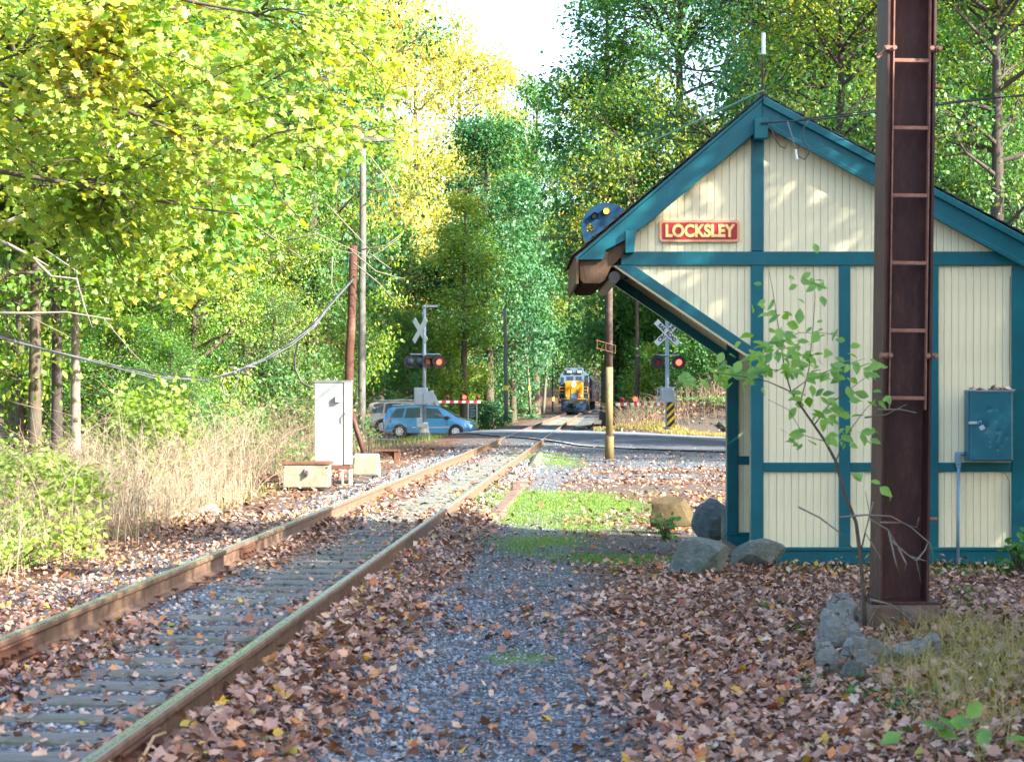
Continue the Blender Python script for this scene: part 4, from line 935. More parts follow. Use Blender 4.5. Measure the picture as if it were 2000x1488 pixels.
MB().box(-.40, .14, -.28, .18, zl(792), zl(757)).build('mechanism_box', M['silver'], ls_, .05)
MB().prism([(-.03, zl(791)), (.38, zl(787)), (.38, zl(766)), (.3, zl(762)), (-.03, zl(768))], -.33, -.30).build('counterweight', M['silver'], ls_, .01)
MB().prism([(.26, zl(768)), (.42, zl(770)), (.62, zl(792)), (.5, zl(793))], -.31, -.27).build('counter_arm', M['galv'], ls_, .004)
gate_arm(ls_, 6.6, (2.05, 6.2, 0), R(0), zl(787)+.04, [(2.6, False), (4.6, True), (6.3, False)], 12, .9)

# notice board
nb = tag(empty('notice_board', P(923, 822, 106)), 'dark notice board with a pale frame beyond the blue minivan', 'notice board'); kn = F/106; zn = lambda py: (822-py)/kn
MB().box(-.22, .24, -.02, .02, zn(817), zn(788)).build('panel', plain('dark_green_board', (.02,.05,.06), .5), nb)
for x in (-.25, .25): MB().box(x-.02, x+.02, -.03, .03, -.3, zn(787)).build('post', M['white'], nb)
MB().box(-.27, .27, -.03, .03, zn(787)-.03, zn(787)).build('rail', M['white'], nb)
text('heading', 'PARK RULES', .075, plain('yellow_print', (.8,.65,.2), .5), nb, (0, -.025, zn(791)), bold=.001)
mbx = MB(); 
for i in range(8): mbx.box(-.17, .17-.12*(i % 3 == 1), -.024, -.021, zn(795)-.085*i, zn(795)-.085*i+.02)
mbx.build('print_lines', M['galv'], nb)

# ------------------------------------------------------------------ the two cars
def car(name, label, loc, rz, st_, w, paint_, wins, wheel_x, wheel_r, rear_lamp, head_lamp, extra=None):
    t_ = tag(empty(name, loc, rz), label, 'car')
    rows = []
    for (x, zb_, zbelt, zt_, ws, wt) in st_:
        W_ = w*ws; 
        sec = [(W_*.86, zb_), (W_*.97, zb_+.06), (W_, zb_+(zbelt-zb_)*.45), (W_*.97, zbelt), (W_*.97*(1-.5*(1-wt))-.01, zbelt+(zt_-zbelt)*.5), (W_*wt, zbelt+(zt_-zbelt)*.90), (W_*wt*.86, zt_-.004), (0, zt_+.02)]
        rows.append((x, sec))
    def ring(sec): return sec+[(-a, c) for a, c in sec[-2::-1]]
    V = []; n = 15
    for x, sec in rows: V += [(x, y, z) for y, z in ring(sec)]
    Fq = [(i*n+j, i*n+j+1, (i+1)*n+j+1, (i+1)*n+j) for i in range(len(rows)-1) for j in range(n-1)]
    Fq += [(i*n, (i+1)*n, (i+1)*n+n-1, i*n+n-1) for i in range(len(rows)-1)]
    Fq += [tuple(range(n)), tuple(range((len(rows)-1)*n+n-1, (len(rows)-1)*n-1, -1))]
    me = bpy.data.meshes.new('body'); me.from_pydata(V, [], Fq); me.update(); bm_ = bmesh.new(); bm_.from_mesh(me); bmesh.ops.recalc_face_normals(bm_, faces=bm_.faces); bm_.to_mesh(me); bm_.free()
    bd_ = link('body', me, paint_, t_, smooth=True)
    try: me.set_sharp_from_angle(angle=R(38))
    except Exception: pass
    def side_y(x, z):
        for i in range(len(rows)-1):
            if rows[i][0] <= x <= rows[i+1][0]:
                f = (x-rows[i][0])/(rows[i+1][0]-rows[i][0]); sec = [(a[0]*(1-f)+b_[0]*f, a[1]*(1-f)+b_[1]*f) for a, b_ in zip(rows[i][1], rows[i+1][1])]; break
        for a, b_ in zip(sec[:-1], sec[1:]):
            if a[1] <= z <= b_[1]: g = (z-a[1])/(b_[1]-a[1]+1e-9); return a[0]*(1-g)+b_[0]*g
        return sec[-3][0]
    M.setdefault('car_glass', plain('car_window_glass', (.03,.05,.07), .06, 0, .1, 2, 0, spec=1.0)); gl = M['car_glass']
    M.setdefault('rubber', plain('tyre_rubber', (.015,.015,.017), .8)); M.setdefault('alloy', plain('alloy_rim', (.6,.62,.65), .3, .6, .05))
    for s in (-1, 1):
        for poly in wins:
            # subdivide polygon edges and fan from centre
            pts = [];
            for i in range(len(poly)):
                a, c = poly[i], poly[(i+1) % len(poly)]
                for q in range(6): pts.append((a[0]+(c[0]-a[0])*q/6, a[1]+(c[1]-a[1])*q/6))
            cx_ = sum(p[0] for p in pts)/len(pts); cz_ = sum(p[1] for p in pts)/len(pts)
            V = [(cx_, s*(side_y(cx_, cz_)+.014), cz_)]+[(x, s*(side_y(x, z)+.014), z) for x, z in pts]; m_ = len(pts)
            o = MB().add(V, [(0, 1+i, 1+(i+1) % m_) for i in range(m_)]).build('window', gl, t_)
        for x in wheel_x:
            wa = MB().cyl((x, s*(w-.10), wheel_r), wheel_r+.07, s*.115, 'y', 28).build('wheel_arch', M['black'], t_)
            wh = empty('wheel', (x, s*(w-.07), wheel_r), 0, t_)
            MB().cyl((0, 0, 0), wheel_r, s*.10, 'y', 28).build('tyre', M['rubber'], wh, .015); MB().cyl((0, s*.09, 0), wheel_r*.62, s*.022, 'y', 24).build('rim', M['alloy'], wh)
            ho = MB()
            for q in range(6): a = q*math.pi/3+.3; ho.cyl((math.cos(a)*wheel_r*.40, s*.108, math.sin(a)*wheel_r*.40), wheel_r*.10, s*.008, 'y', 8)
            ho.build('rim_openings', M['black'], wh)
        x0, x1, z0, z1 = rear_lamp; 
        MB().add([(x, s*(side_y(x, z)+.012), z) for x, z in ((x0, z0), (x1, z0+.03), (x1, z1), (x0, z1))]+[(x, s*(side_y(x, z)-.03), z) for x, z in ((x0, z0), (x1, z0+.03), (x1, z1), (x0, z1))], [(0, 1, 2, 3), (4, 5, 6, 7), (0, 4, 7, 3), (1, 5, 6, 2), (3, 7, 6, 2), (0, 4, 5, 1)]).build('tail_light', M['red'], t_)
        x0, x1, z0, z1 = head_lamp
        MB().add([(x, s*(side_y(x, z)+.012), z) for x, z in ((x0, z0+.05), (x1, z0), (x1, z1-.06), (x0, z1))]+[(x, s*(side_y(x, z)-.05), z) for x, z in ((x0, z0+.05), (x1, z0), (x1, z1-.06), (x0, z1))], [(0, 1, 2, 3), (4, 5, 6, 7), (0, 4, 7, 3), (1, 5, 6, 2), (3, 7, 6, 2), (0, 4, 5, 1)]).build('headlight', M['white'], t_)
    return t_, side_y, rows
van_st = [(-2.50, .42, .92, .98, .80, .80), (-2.44, .30, .96, 1.10, .92, .88), (-2.36, .27, 1.0, 1.30, .96, .84), (-2.22, .25, 1.02, 1.60, .98, .80), (-1.95, .22, 1.03, 1.70, 1, .80), (-1.0, .20, 1.02, 1.75, 1, .80), (.1, .20, 1.0, 1.75, 1, .80), (.55, .20, .99, 1.68, 1, .79), (.95, .20, .98, 1.48, 1, .80), (1.35, .20, .97, 1.24, .99, .84), (1.62, .20, .95, 1.08, .98, .88), (1.9, .22, .88, 1.0, .96, .90), (2.2, .24, .76, .92, .92, .88), (2.42, .27, .62, .76, .84, .84), (2.52, .33, .5, .58, .72, .8)]
def carpaint(name, col):
    m, t = newmat(name); fr = t.n('LayerWeight'); fr.inputs[0].default_value = .35; c = t.mix(fr.outputs['Facing'], col, tuple(x*.55 for x in col)); b = t.pbr(c, .28, .3, None, .5, 1.0); b.inputs['Coat Roughness'].default_value = .05; return m
M['van_blue'] = carpaint('light_blue_car_paint', (.055,.23,.42))
M['suv_beige'] = carpaint('beige_silver_car_paint', (.36,.32,.28))
vx = (842-1000)/F*100
vz = float(tz(vx, 100))+.02
vt, sy, rows = car('minivan', 'light blue minivan waiting at the crossing, nearer of the two cars', (vx, 100, -.52), R(-7), van_st, .97, M['van_blue'],
    [[(-2.12, 1.08), (-1.42, 1.08), (-1.30, 1.60), (-1.78, 1.56)], [(-1.30, 1.08), (-.45, 1.07), (-.42, 1.61), (-1.18, 1.61)], [(-.30, 1.07), (.98, 1.04), (.50, 1.55), (-.25, 1.61)], [(1.06, 1.03), (1.30, 1.02), (1.05, 1.20)]],
    (-1.55, 1.50), .335, (-2.44, -2.02, .82, 1.06), (1.98, 2.40, .62, .78))
for i in range(2, 6): pass
gl = M['car_glass']
def topz(rows, x):
    for i in range(len(rows)-1):
        if rows[i][0] <= x <= rows[i+1][0]:
            f = (x-rows[i][0])/(rows[i+1][0]-rows[i][0]); return rows[i][1][-1][1]*(1-f)+rows[i+1][1][-1][1]*f
def glass_cross(parent, rows, xs_, name='windshield'):
    V = []; n = 9
    for x in xs_:
        for i in range(len(rows)-1):
            if rows[i][0] <= x <= rows[i+1][0]: f = (x-rows[i][0])/(rows[i+1][0]-rows[i][0]); sec = [(a[0]*(1-f)+b_[0]*f, a[1]*(1-f)+b_[1]*f) for a, b_ in zip(rows[i][1], rows[i+1][1])]; break
        hw, hz_ = sec[-2][0], sec[-2][1]; zc_ = sec[-1][1]
        for j in range(n): u = -1+2*j/(n-1); V.append((x+.01, u*hw*.98, zc_+(hz_-zc_)*abs(u)+.012))
    MB().add(V, [(i*n+j, i*n+j+1, (i+1)*n+j+1, (i+1)*n+j) for i in range(len(xs_)-1) for j in range(n-1)]).build(name, gl, parent)
glass_cross(vt, rows, [.62, .95, 1.35, 1.55])
for s in (-1, 1):
    MB().box(-.12, .12, -.05, .05, -.07, .08).build('mirror', M['black'], vt, .02, loc=(1.0, s*1.0, 1.08))
    for x in (.42-.62, -.5+.25): MB().box(-.09, .09, -.012, .012, -.015, .015).build('door_handle', M['van_blue'], vt, .004, loc=(x-.05, s*.965, .93))
    MB().box(-1.1, 1.1, -.012, .012, -.02, .02).build('side_moulding', M['alloy'], vt, .004, loc=(.25, s*.972, .56))
    MB().tube([(-2.0, s*.66, 1.74), (-1.4, s*.67, 1.79), (-.2, s*.67, 1.80), (.2, s*.66, 1.77)], .022, 6).build('roof_rail', M['galv'], vt)
    for x in (-.36, 1.02): MB().box(-.006, .006, -.004, .004, -.40, .38).build('door_gap', M['black'], vt, loc=(x, s*.972, .62))
suv_st = [(-2.45, .42, .98, 1.04, .85, .85), (-2.40, .34, 1.02, 1.3, .95, .86), (-2.25, .32, 1.06, 1.70, .98, .80), (-1.9, .30, 1.08, 1.78, 1, .80), (-.6, .30, 1.07, 1.80, 1, .80), (.2, .30, 1.05, 1.76, 1, .80), (.75, .30, 1.04, 1.50, 1, .80), (1.1, .30, 1.03, 1.16, .99, .88), (1.7, .31, 1.0, 1.10, .98, .88), (2.25, .33, .92, 1.02, .94, .88), (2.42, .38, .7, .9, .85, .85)]
st2_, sy2, rows2 = car('suv', 'beige silver estate car half hidden behind the blue minivan', ((804-1000)/F*103.5, 103.5, -.34), R(-5), suv_st, .93, M['suv_beige'],
    [[(-2.22, 1.12), (-1.5, 1.12), (-1.45, 1.66), (-1.98, 1.64)], [(-1.4, 1.12), (-.5, 1.11), (-.45, 1.67), (-1.36, 1.67)], [(-.4, 1.11), (.9, 1.08), (.45, 1.58), (-.36, 1.67)]], (-1.5, 1.45), .37, (-2.42, -2.28, .72, 1.02), (1.98, 2.34, .76, .92))
glass_cross(st2_, rows2, [.3, .6, .9])
for s in (-1, 1): MB().tube([(-2.0, s*.62, 1.82), (-.2, s*.62, 1.86), (.1, s*.62, 1.82)], .025, 6).build('roof_rail', M['galv'], st2_); MB().box(-.1, .1, -.006, .006, -.05, .05).build('amber_lamp', emis('amber_tail', (1, .25, .02), .6), st2_, loc=(-2.34, s*.90, 1.0))

# ------------------------------------------------------------------ the locomotive
YT = 185.0; xt = float(xc(YT))-.05
tn = tag(empty('locomotive', (xt, YT, .19), -math.atan(.062)), 'yellow nosed blue and grey diesel locomotive with its headlight on', 'locomotive')
M['loco_blue'] = plain('dark_blue_loco_paint', (.012,.03,.075), .4, 0, .15); M['loco_grey'] = plain('blue_grey_loco_paint', (.09,.16,.27), .45, 0, .1)
M['loco_yellow'] = plain('golden_loco_paint', (.42,.20,.008), .4, 0, .08); M['loco_dark'] = plain('underframe_black', (.012,.02,.03), .6)
T = lambda name, mat, *bx_, par=tn, bev=.02: [MB().box(*b_).build(name, mat, par, bev, loc=None) for b_ in bx_][-1]
z_ = lambda py: (808-py)/19.46-.0
T('pilot', M['loco_blue'], (-1.25, 1.25, .0, .5, .12, .95)); T('plow', M['loco_blue'], (-1.05, 1.05, -.2, .0, .10, .55))
T('end_sill', M['loco_dark'], (-1.48, 1.48, .05, .6, .92, 1.42)); T('walkway', M['loco_dark'], (-1.5, 1.5, .6, 16.2, 1.05, 1.42))
cpl = T('coupler', M['loco_dark'], (-.32, .32, -.45, .1, .55, 1.0)); MB().cyl((0, -.55, .62), .14, .36, n=10).build('coupler_head', M['loco_dark'], cpl)
T('short_hood', M['loco_yellow'], (-.93, .93, 1.2, 2.6, 1.42, 3.05), bev=.08)
MB().prism([(-.93, 3.0), (.93, 3.0), (.93, 3.08), (.5, 3.17), (0, 3.2), (-.5, 3.17), (-.93, 3.08)], 1.22, 2.6).build('nose_top', M['loco_yellow'], tn, .02)
T('nose_door', M['loco_grey'], (-.28, .30, 1.17, 1.21, 1.45, 1.98), bev=.01)
T('door_frame', M['loco_dark'], (-.32, -.285, 1.165, 1.2, 1.45, 2.4), (.305, .34, 1.165, 1.2, 1.45, 2.4), bev=0)
cabp = [(-1.5, 1.42), (1.5, 1.42), (1.5, 3.55), (1.38, 3.9), (1.1, 4.12), (.85, 4.2), (-.85, 4.2), (-1.1, 4.12), (-1.38, 3.9), (-1.5, 3.55)]
MB().prism([(-1.5, 1.42), (1.5, 1.42), (1.5, 3.05), (-1.5, 3.05)], 2.6, 5.0).build('cab_lower', M['loco_blue'], tn, .02)
MB().prism([(-1.5, 3.052)]+[(1.5, 3.052)]+cabp[2:], 2.58, 5.0).build('cab_upper', M['loco_grey'], tn, .02)
T('headlight_box', M['loco_grey'], (-.9, .92, 2.45, 3.2, 4.02, 4.52), bev=.04)
for x in (-.5, .53): T('number_board', M['black'], (x-.34, x+.34, 2.42, 2.46, 3.98, 4.26), bev=.01); text('number', '1803', .27, M['white'], tn, (x, 2.41, 4.12), bold=.008)
T('exhaust_slot', M['black'], (-.72, -.38, 2.43, 2.46, 4.36, 4.44), (.35, .78, 2.43, 2.46, 4.36, 4.44), bev=0)
for x0, x1 in ((-.78, -.12), (.14, .76)): T('cab_window', gl, (x0, x1, 2.56, 2.60, 3.28, 3.66), bev=.01); 
T('centre_post', M['loco_grey'], (-.10, .12, 2.55, 2.58, 3.2, 3.7), bev=0)
T('corner_door', M['loco_grey'], (-1.36, -1.02, 2.56, 2.6, 2.85, 3.64), bev=.02); T('door_glass', gl, (-1.33, -1.05, 2.545, 2.565, 2.95, 3.6), bev=0)
T('corner_opening', M['black'], (1.04, 1.44, 2.565, 2.6, 2.5, 3.75), bev=.02); T('side_glass', gl, (1.10, 1.38, 2.55, 2.57, 3.2, 3.6), bev=0)
for s in (-1, 1):
    T('cab_side_window', gl, (s*1.50-.012, s*1.50+.012, 3.1, 3.7, 3.0, 3.6), (s*1.50-.012, s*1.50+.012, 3.9, 4.6, 3.0, 3.6), bev=0)
    tr_ = empty('ditch_light', (s*.73, 1.1, 1.7), 0, tn); MB().cyl((0, 0, 0), .12, .14, 'y', 16).build('housing', M['loco_dark'], tr_); MB().cyl((0, -.012, 0), .085, .01, 'y', 16).build('lens', M['galv'], tr_)
    hr = empty('handrail', (0, 0, 0), 0, tn)
    MB().tube([(s*1.28, .2, 2.58), (s*1.42, .2, 2.56), (s*1.42, .2, 1.95), (s*1.52, .2, 1.80), (s*1.52, .2, .85), (s*1.40, .2, .78)], .035, 6).build('rail_bar', M['loco_yellow'], hr, smooth=True)
    for z in (2.58, 2.25, 1.93): MB().tube([(s*.98, .22, z), (s*1.45, .22, z)], .026, 6).build('rail_bar', M['loco_yellow'], hr)
    for k in range(4): T('step', M['loco_dark'], (s*1.3-.2, s*1.3+.2, .1, .5, .25+.27*k, .30+.27*k), bev=0)
    T('sill_stripe', M['loco_yellow'], (s*.80-.42, s*.80+.42, .03, .05, 1.34, 1.43), bev=0)
    T('uncoupling_plate', M['loco_grey'], (s*.78-.17, s*.78+.17, .03, .045, 1.00, 1.06), bev=0)
    MB().tube([(s*1.30, .03, 1.18), (s*1.44, .02, 1.34), (s*1.28, .02, 1.34)], .02, 5).build('chevron', M['white'], tn)
    hb = T('side_rail', M['loco_yellow'], (s*1.48-.015, s*1.48+.015, 5.1, 15.8, 2.38, 2.42), bev=0)
    # trucks with wheels
    for y0 in (2.6, 12.2):
        tk = T('truck_frame', M['loco_dark'], (s*1.05-.08, s*1.05+.08, y0-1.6, y0+1.6, .3, .85))
        for yy in (-1.1, 1.1): MB().cyl((s*.72-.06, y0+yy, .50), .50, .12, 'x', 24).build('wheel', M['loco_dark'], tk)
T('long_hood', M['loco_blue'], (-.95, .95, 5.0, 15.6, 1.42, 4.1), bev=.06); T('fuel_tank', M['loco_dark'], (-1.25, 1.25, 5.6, 9.6, .35, 1.05))
for y in (7, 9, 12.5): MB().cyl((0, y, 4.1), .5, .18, n=20).build('roof_fan', M['loco_dark'], tn)
T('class_light_blue', emis('small_blue_flag', (.02,.08,.6), .3), (.44, .56, 1.1, 1.14, 1.72, 1.85), bev=0); T('red_box', M['red'], (.43, .57, 1.08, 1.14, 1.5, 1.68), bev=0)
M['head_on'] = emis('lit_headlight', (1, .72, .38), 30)
for z in (2.78, 3.02): hl = MB().cyl((0, 1.18, z), .13 if z < 2.9 else .08, -.03, 'y', 20).build('headlight', M['head_on'], tn)
MB().cyl((0, 1.19, 2.8), .22, -.02, 'y', 20).build('headlight_rim', plain('headlight_rim', (.8,.7,.5), .3), tn)
# a coach behind the locomotive
ch = tag(empty('passenger_coach', (xt+1.10, YT+17.2, .19), -math.atan(.08)), 'dark coach coupled behind the locomotive, barely visible at its right', 'coach')
MB().prism([(-1.5, 1.1), (1.5, 1.1), (1.5, 3.4), (1.2, 3.95), (.5, 4.15), (-.5, 4.15), (-1.2, 3.95), (-1.5, 3.4)], 0, 24).build('body', plain('dark_maroon_coach', (.04,.02,.03), .4), ch)
[MB().box(-1.1, 1.1, q, q+3, .1, 1.1).build('truck', M['loco_dark'], ch) for q in (1.5, 19)]
for s in (-1, 1):
    for k in range(9): MB().box(s*1.51-.01, s*1.51+.01, 1.5+2.5*k, 3.1+2.5*k, 2.2, 3.0).build('window', gl, ch)
# old platform edge
pe = tag(sheet('platform_edge', M['concrete_dark'], [((float(xc(Y))+1.22, Y), (float(xc(Y))+1.38, Y)) for Y in np.arange(24.6, 36.4, .6)], lambda x, y: .035, 1), 'low weathered concrete platform edge strip right of the track', 'platform edge')
sd = pe.modifiers.new('thick', 'SOLIDIFY'); sd.thickness = .10; sd.offset = -1
a = P(1040, 914, 41.5); b_ = P(1055, 886, 50)
lg = MB().tube([(a.x, a.y, .04), ((a.x+b_.x)/2, 45.5, .07), (b_.x, b_.y, .05)], [.09, .12, .10], 8).build('old_timber', M['timber']); tag(lg, 'grey green old timber lying beside the right rail', 'timber')
for i, (a0, b0, a1, b1, Y0, Y1, r_, lbl) in enumerate([(130, 1082, 262, 1052, 18.8, 20.5, .022, 'long curved brown branch lying on the left bank'), (1130, 838, 1188, 800, 96, 108, .10, 'grey fallen log on the bank beyond the crossing'), (1160, 832, 1240, 818, 90, 92, .07, 'thin fallen branch on the right bank below the barrier'), (1405, 845, 1440, 862, 80, 78, .09, 'short pale log lying in the grass at the far roadside')]):
    a = P(a0, b0, Y0); b_ = P(a1, b1, Y1); a.z = float(tz(a.x, a.y))+r_; b_.z = float(tz(b_.x, b_.y))+r_; m_ = (a+b_)/2+Vector((0, .1, .03)); m_.z = float(tz(m_.x, m_.y))+r_+.02
    o = MB().tube([a, m_, b_], [r_, r_*.9, r_*.5], 7).build('fallen_branch', M['timber'], smooth=True); tag(o, lbl, 'branch')
# ------------------------------------------------------------------ foliage materials
def foliage(name, cols, trans=.42, nscale=.35, gloss=.045, sat=1.0):
    """cols: ramp over the leaf's own random number shifted by a clump noise in the place"""
    m, t = newmat(name); a = t.sep(t.attr('tint')); v = t.coord()
    n = t.noise(v, nscale, 3, .5)
    f = t.math('ADD', t.math('MULTIPLY', a[0], .55), t.math('MULTIPLY', t.ramp(n, [(.3, 0), (.7, 1)]), .45))
    k = len(cols); c = t.ramp(f, [(i/(k-1), cols[i]) for i in range(k)])
    d = t.n('BsdfDiffuse'); tr = t.n('BsdfTranslucent'); g = t.n('BsdfGlossy'); g.inputs['Roughness'].default_value = .6
    t.L(c, d.inputs[0]); c2 = t.mix(1.0, c, (1.55, 1.55, .65), 'MULTIPLY'); t.L(c2, tr.inputs[0]); g.inputs[0].default_value = (.75,.85,.9,1)
    m1 = t.n('MixShader'); m1.inputs[0].default_value = trans; t.L(d.outputs[0], m1.inputs[1]); t.L(tr.outputs[0], m1.inputs[2])
    m2 = t.n('MixShader'); m2.inputs[0].default_value = gloss; t.L(m1.outputs[0], m2.inputs[1]); t.L(g.outputs[0], m2.inputs[2])
    t.L(m2.outputs[0], t.o.inputs[0]); return m
FM = {
 'sun_maple': foliage('yellow_green_maple_leaves', [(.08,.18,.02), (.14,.27,.025), (.21,.34,.03), (.30,.38,.03), (.44,.38,.025), (.50,.27,.02)], .45, .6),
 'green': foliage('fresh_green_leaves', [(.018,.10,.016), (.035,.15,.018), (.065,.20,.018), (.13,.25,.02), (.26,.27,.02)]),
 'yellowgreen': foliage('yellow_green_leaves', [(.045,.14,.012), (.09,.22,.012), (.17,.29,.014), (.30,.33,.015), (.46,.33,.015)]),
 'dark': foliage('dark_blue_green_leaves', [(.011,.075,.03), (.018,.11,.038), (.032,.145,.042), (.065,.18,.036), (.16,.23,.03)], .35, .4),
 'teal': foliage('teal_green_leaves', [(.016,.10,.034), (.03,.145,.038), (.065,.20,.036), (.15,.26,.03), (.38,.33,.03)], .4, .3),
 'gold': foliage('green_to_golden_leaves', [(.02,.12,.035), (.045,.16,.035), (.09,.20,.025), (.20,.28,.02), (.48,.42,.02), (.56,.34,.02)], .4, .28),
 'pale': foliage('pale_yellow_far_leaves', [(.20,.26,.05), (.32,.35,.06), (.44,.42,.08), (.50,.44,.10), (.46,.36,.12)], .5, .25),
 'under': foliage('understory_leaves', [(.018,.09,.025), (.035,.13,.025), (.07,.17,.03), (.18,.18,.035), (.34,.14,.05)], .4, .45),
 'bright': foliage('bright_lime_bush_leaves', [(.10,.19,.02), (.17,.27,.03), (.25,.34,.04), (.34,.36,.05)], .5, .9),
}
M['bark'] = wood('grey_brown_bark', (.13,.10,.075), (.045,.034,.026), (14, 14, 2), .9, (.10,.11,.07))
M['bark_dark'] = wood('dark_bark', (.085,.07,.06), (.03,.025,.022), (14, 14, 2), .9)
M['bark_pale'] = wood('pale_grey_bark', (.27,.235,.20), (.14,.12,.10), (10, 10, 2), .85, (.17,.16,.11))

# ------------------------------------------------------------------ tree templates
def limb_curves(start, dirs, lens, K, bend, jit, r):
    """start (N,3), dirs (N,3) -> (N,K,3)"""
    N = len(start); t_ = np.linspace(0, 1, K)[None, :, None]
    d = dirs/np.linalg.norm(dirs, axis=1, keepdims=True); Pq = start[:, None]+d[:, None]*lens[:, None, None]*t_
    Pq[:, :, 2] += (bend[:, None]*lens[:, None]*t_[:, :, 0]**2)
    w = np.cumsum(r.normal(size=(N, K, 3)), axis=1)*jit*lens[:, None, None]*t_; return Pq+w
def make_tree(seed, H, Rc, cb, nl, ls, n1=26, shape='oval', trunk_r=.022, sigma=.30, leafshape=None, lean=.02, K=7, limb_up=.55):
    r = np.random.default_rng(seed); leafshape = leafshape or (LEAF6 if ls < .12 else LEAF4)
    tp = np.zeros((1, 12, 3)); tp[0, :, 2] = np.linspace(-.3, H*.93, 12); tp[0, :, :2] = np.cumsum(r.normal(size=(12, 2)), 0)*lean*H*.12*np.linspace(0, 1, 12)[:, None]
    tr = (trunk_r*H*(1-.86*np.linspace(0, 1, 12)**.9))[None]; tr[0, 0] *= 1.35
    wood_ = [tubes(tp, tr, 8)]
    hz = cb+(.96-cb)*np.sort(r.random(n1))**.9; az = np.arange(n1)*2.4+r.normal(0, .3, n1)
    u = (hz-cb)/(1-cb)
    prof_ = {'oval': np.sin(np.pi*np.clip(.16+.80*u, 0, 1))**.75, 'cone': (1-.85*u)**.9, 'vase': np.clip(.45+.9*u, 0, 1)*np.sqrt(np.clip(1.15-u, .05, 1)), 'full': np.sqrt(np.clip(1.02-u**1.8, .02, 1))}[shape]
    L1 = Rc*prof_*r.uniform(.75, 1.15, n1)
    s1 = np.stack([np.interp(hz*H, tp[0, :, 2], tp[0, :, i]) for i in range(3)], -1)
    el = limb_up*(.4+.8*u)+r.normal(0, .12, n1)
    d1 = np.stack([np.cos(az), np.sin(az), np.tan(el)], -1)
    C1 = limb_curves(s1, d1, L1*1.05, K, r.normal(-.06, .08, n1), .035, r)
    R1 = (L1*.020+.012*H*.05)[:, None]*(1-.85*np.linspace(0, 1, K))[None]; wood_.append(tubes(C1, R1, 5))
    n2 = 7; i2 = np.repeat(np.arange(n1), n2); f2 = r.uniform(.25, 1, len(i2)); ks = f2*(K-1); k0_ = np.clip(ks.astype(int), 0, K-2); fr_ = (ks-k0_)[:, None]
    s2 = C1[i2, k0_]*(1-fr_)+C1[i2, k0_+1]*fr_
    base = (C1[i2, -1]-C1[i2, 0]); base /= np.linalg.norm(base, axis=1, keepdims=True)
    d2 = base*.7+r.normal(size=base.shape)*[.75,.75,.45]+[0,0,.18]; L2 = L1[i2]*(.18+.38*(1.1-f2))*r.uniform(.7, 1.3, len(i2))+.25
    C2 = limb_curves(s2, d2, L2, 5, r.normal(-.05, .1, len(i2)), .05, r); wood_.append(tubes(C2, (L2*.014+.004)[:, None]*(1-.8*np.linspace(0, 1, 5))[None], 4))
    n3 = 4; i3 = np.repeat(np.arange(len(i2)), n3); f3 = r.uniform(.3, 1, len(i3)); ks = f3*4; k0_ = np.clip(ks.astype(int), 0, 3); fr_ = (ks-k0_)[:, None]
    s3 = C2[i3, k0_]*(1-fr_)+C2[i3, k0_+1]*fr_; d3 = r.normal(size=s3.shape)*[1,1,.5]+(s3-C2[i3, 0])*1.5; L3 = L2[i3]*.45*r.uniform(.5, 1.3, len(i3))+.1
    C3 = limb_curves(s3, d3, L3, 3, r.normal(-.1, .1, len(i3)), .05, r); wood_.append(tubes(C3, (L3*.008+.003)[:, None]*np.array([[1, .7, .3]]), 3))
    Vw, Fw = merge(wood_)
    # leaves in flat sprays round the twigs
    il = r.integers(0, len(C3), nl); fl = r.uniform(.2, 1.15, nl)[:, None]
    pl_ = C3[il, 0]*(1-fl)+C3[il, 2]*fl+r.normal(size=(nl, 3))*np.array([sigma, sigma, sigma*.5])*(.5+r.random((nl, 1)))
    clump = r.random(len(C3))[il]
    nr = r.normal(size=(nl, 3))*[.75,.75,.5]+[0,0,.75]; out = pl_-np.array([0, 0, H*.55]); nr += .4*out/(np.linalg.norm(out, axis=1, keepdims=True)+1e-6)
    Vl, Fl = leaves(pl_, ls*r.uniform(.65, 1.25, nl), nr, leafshape, curl=r.uniform(-.3, 2, nl), r=r)
    tn_ = np.stack([.65*r.random(nl)+.35*clump, clump, r.random(nl), np.ones(nl)], -1)
    return npmesh('branches', Vw, Fw, 4), npmesh('crown', Vl, Fl, 3, rep(tn_, len(leafshape[0])))
TT = {
 'broad': make_tree(1, 10, 3.2, .22, 15000, .20, 30, 'oval'), 'broad_m': make_tree(11, 10, 2.1, .20, 13000, .165, 34, 'oval'), 'broad_s': make_tree(21, 10, 1.35, .18, 12000, .135, 40, 'oval', sigma=.24),
 'broad2': make_tree(2, 10, 3.0, .13, 15000, .19, 32, 'full'), 'broad2_m': make_tree(12, 10, 2.0, .10, 13000, .16, 36, 'full'),
 'cone': make_tree(4, 10, 2.3, .08, 20000, .14, 44, 'cone', limb_up=.2),
 'airy': make_tree(5, 10, 1.9, .22, 10500, .13, 30, 'vase', sigma=.36),
 'near': make_tree(6, 10, 3.2, .24, 24000, .115, 36, 'oval', sigma=.26), 'near_m': make_tree(16, 10, 2.1, .20, 20000, .095, 40, 'oval', sigma=.24),
 'near2': make_tree(7, 10, 2.9, .10, 24000, .11, 38, 'full', sigma=.26),
 'high': make_tree(9, 10, 3.0, .42, 14000, .16, 28, 'oval', trunk_r=.012),
 'shrub': make_tree(8, 3, 1.5, .05, 7000, .12, 22, 'full', trunk_r=.012, sigma=.22),
}
for k, (b_, c_) in TT.items(): b_.name = 'trunk'; c_.name = 'crown'; b_.materials.append(M['bark']); c_.materials.append(FM['green'])
TH = {k: (3 if k == 'shrub' else 10) for k in TT}
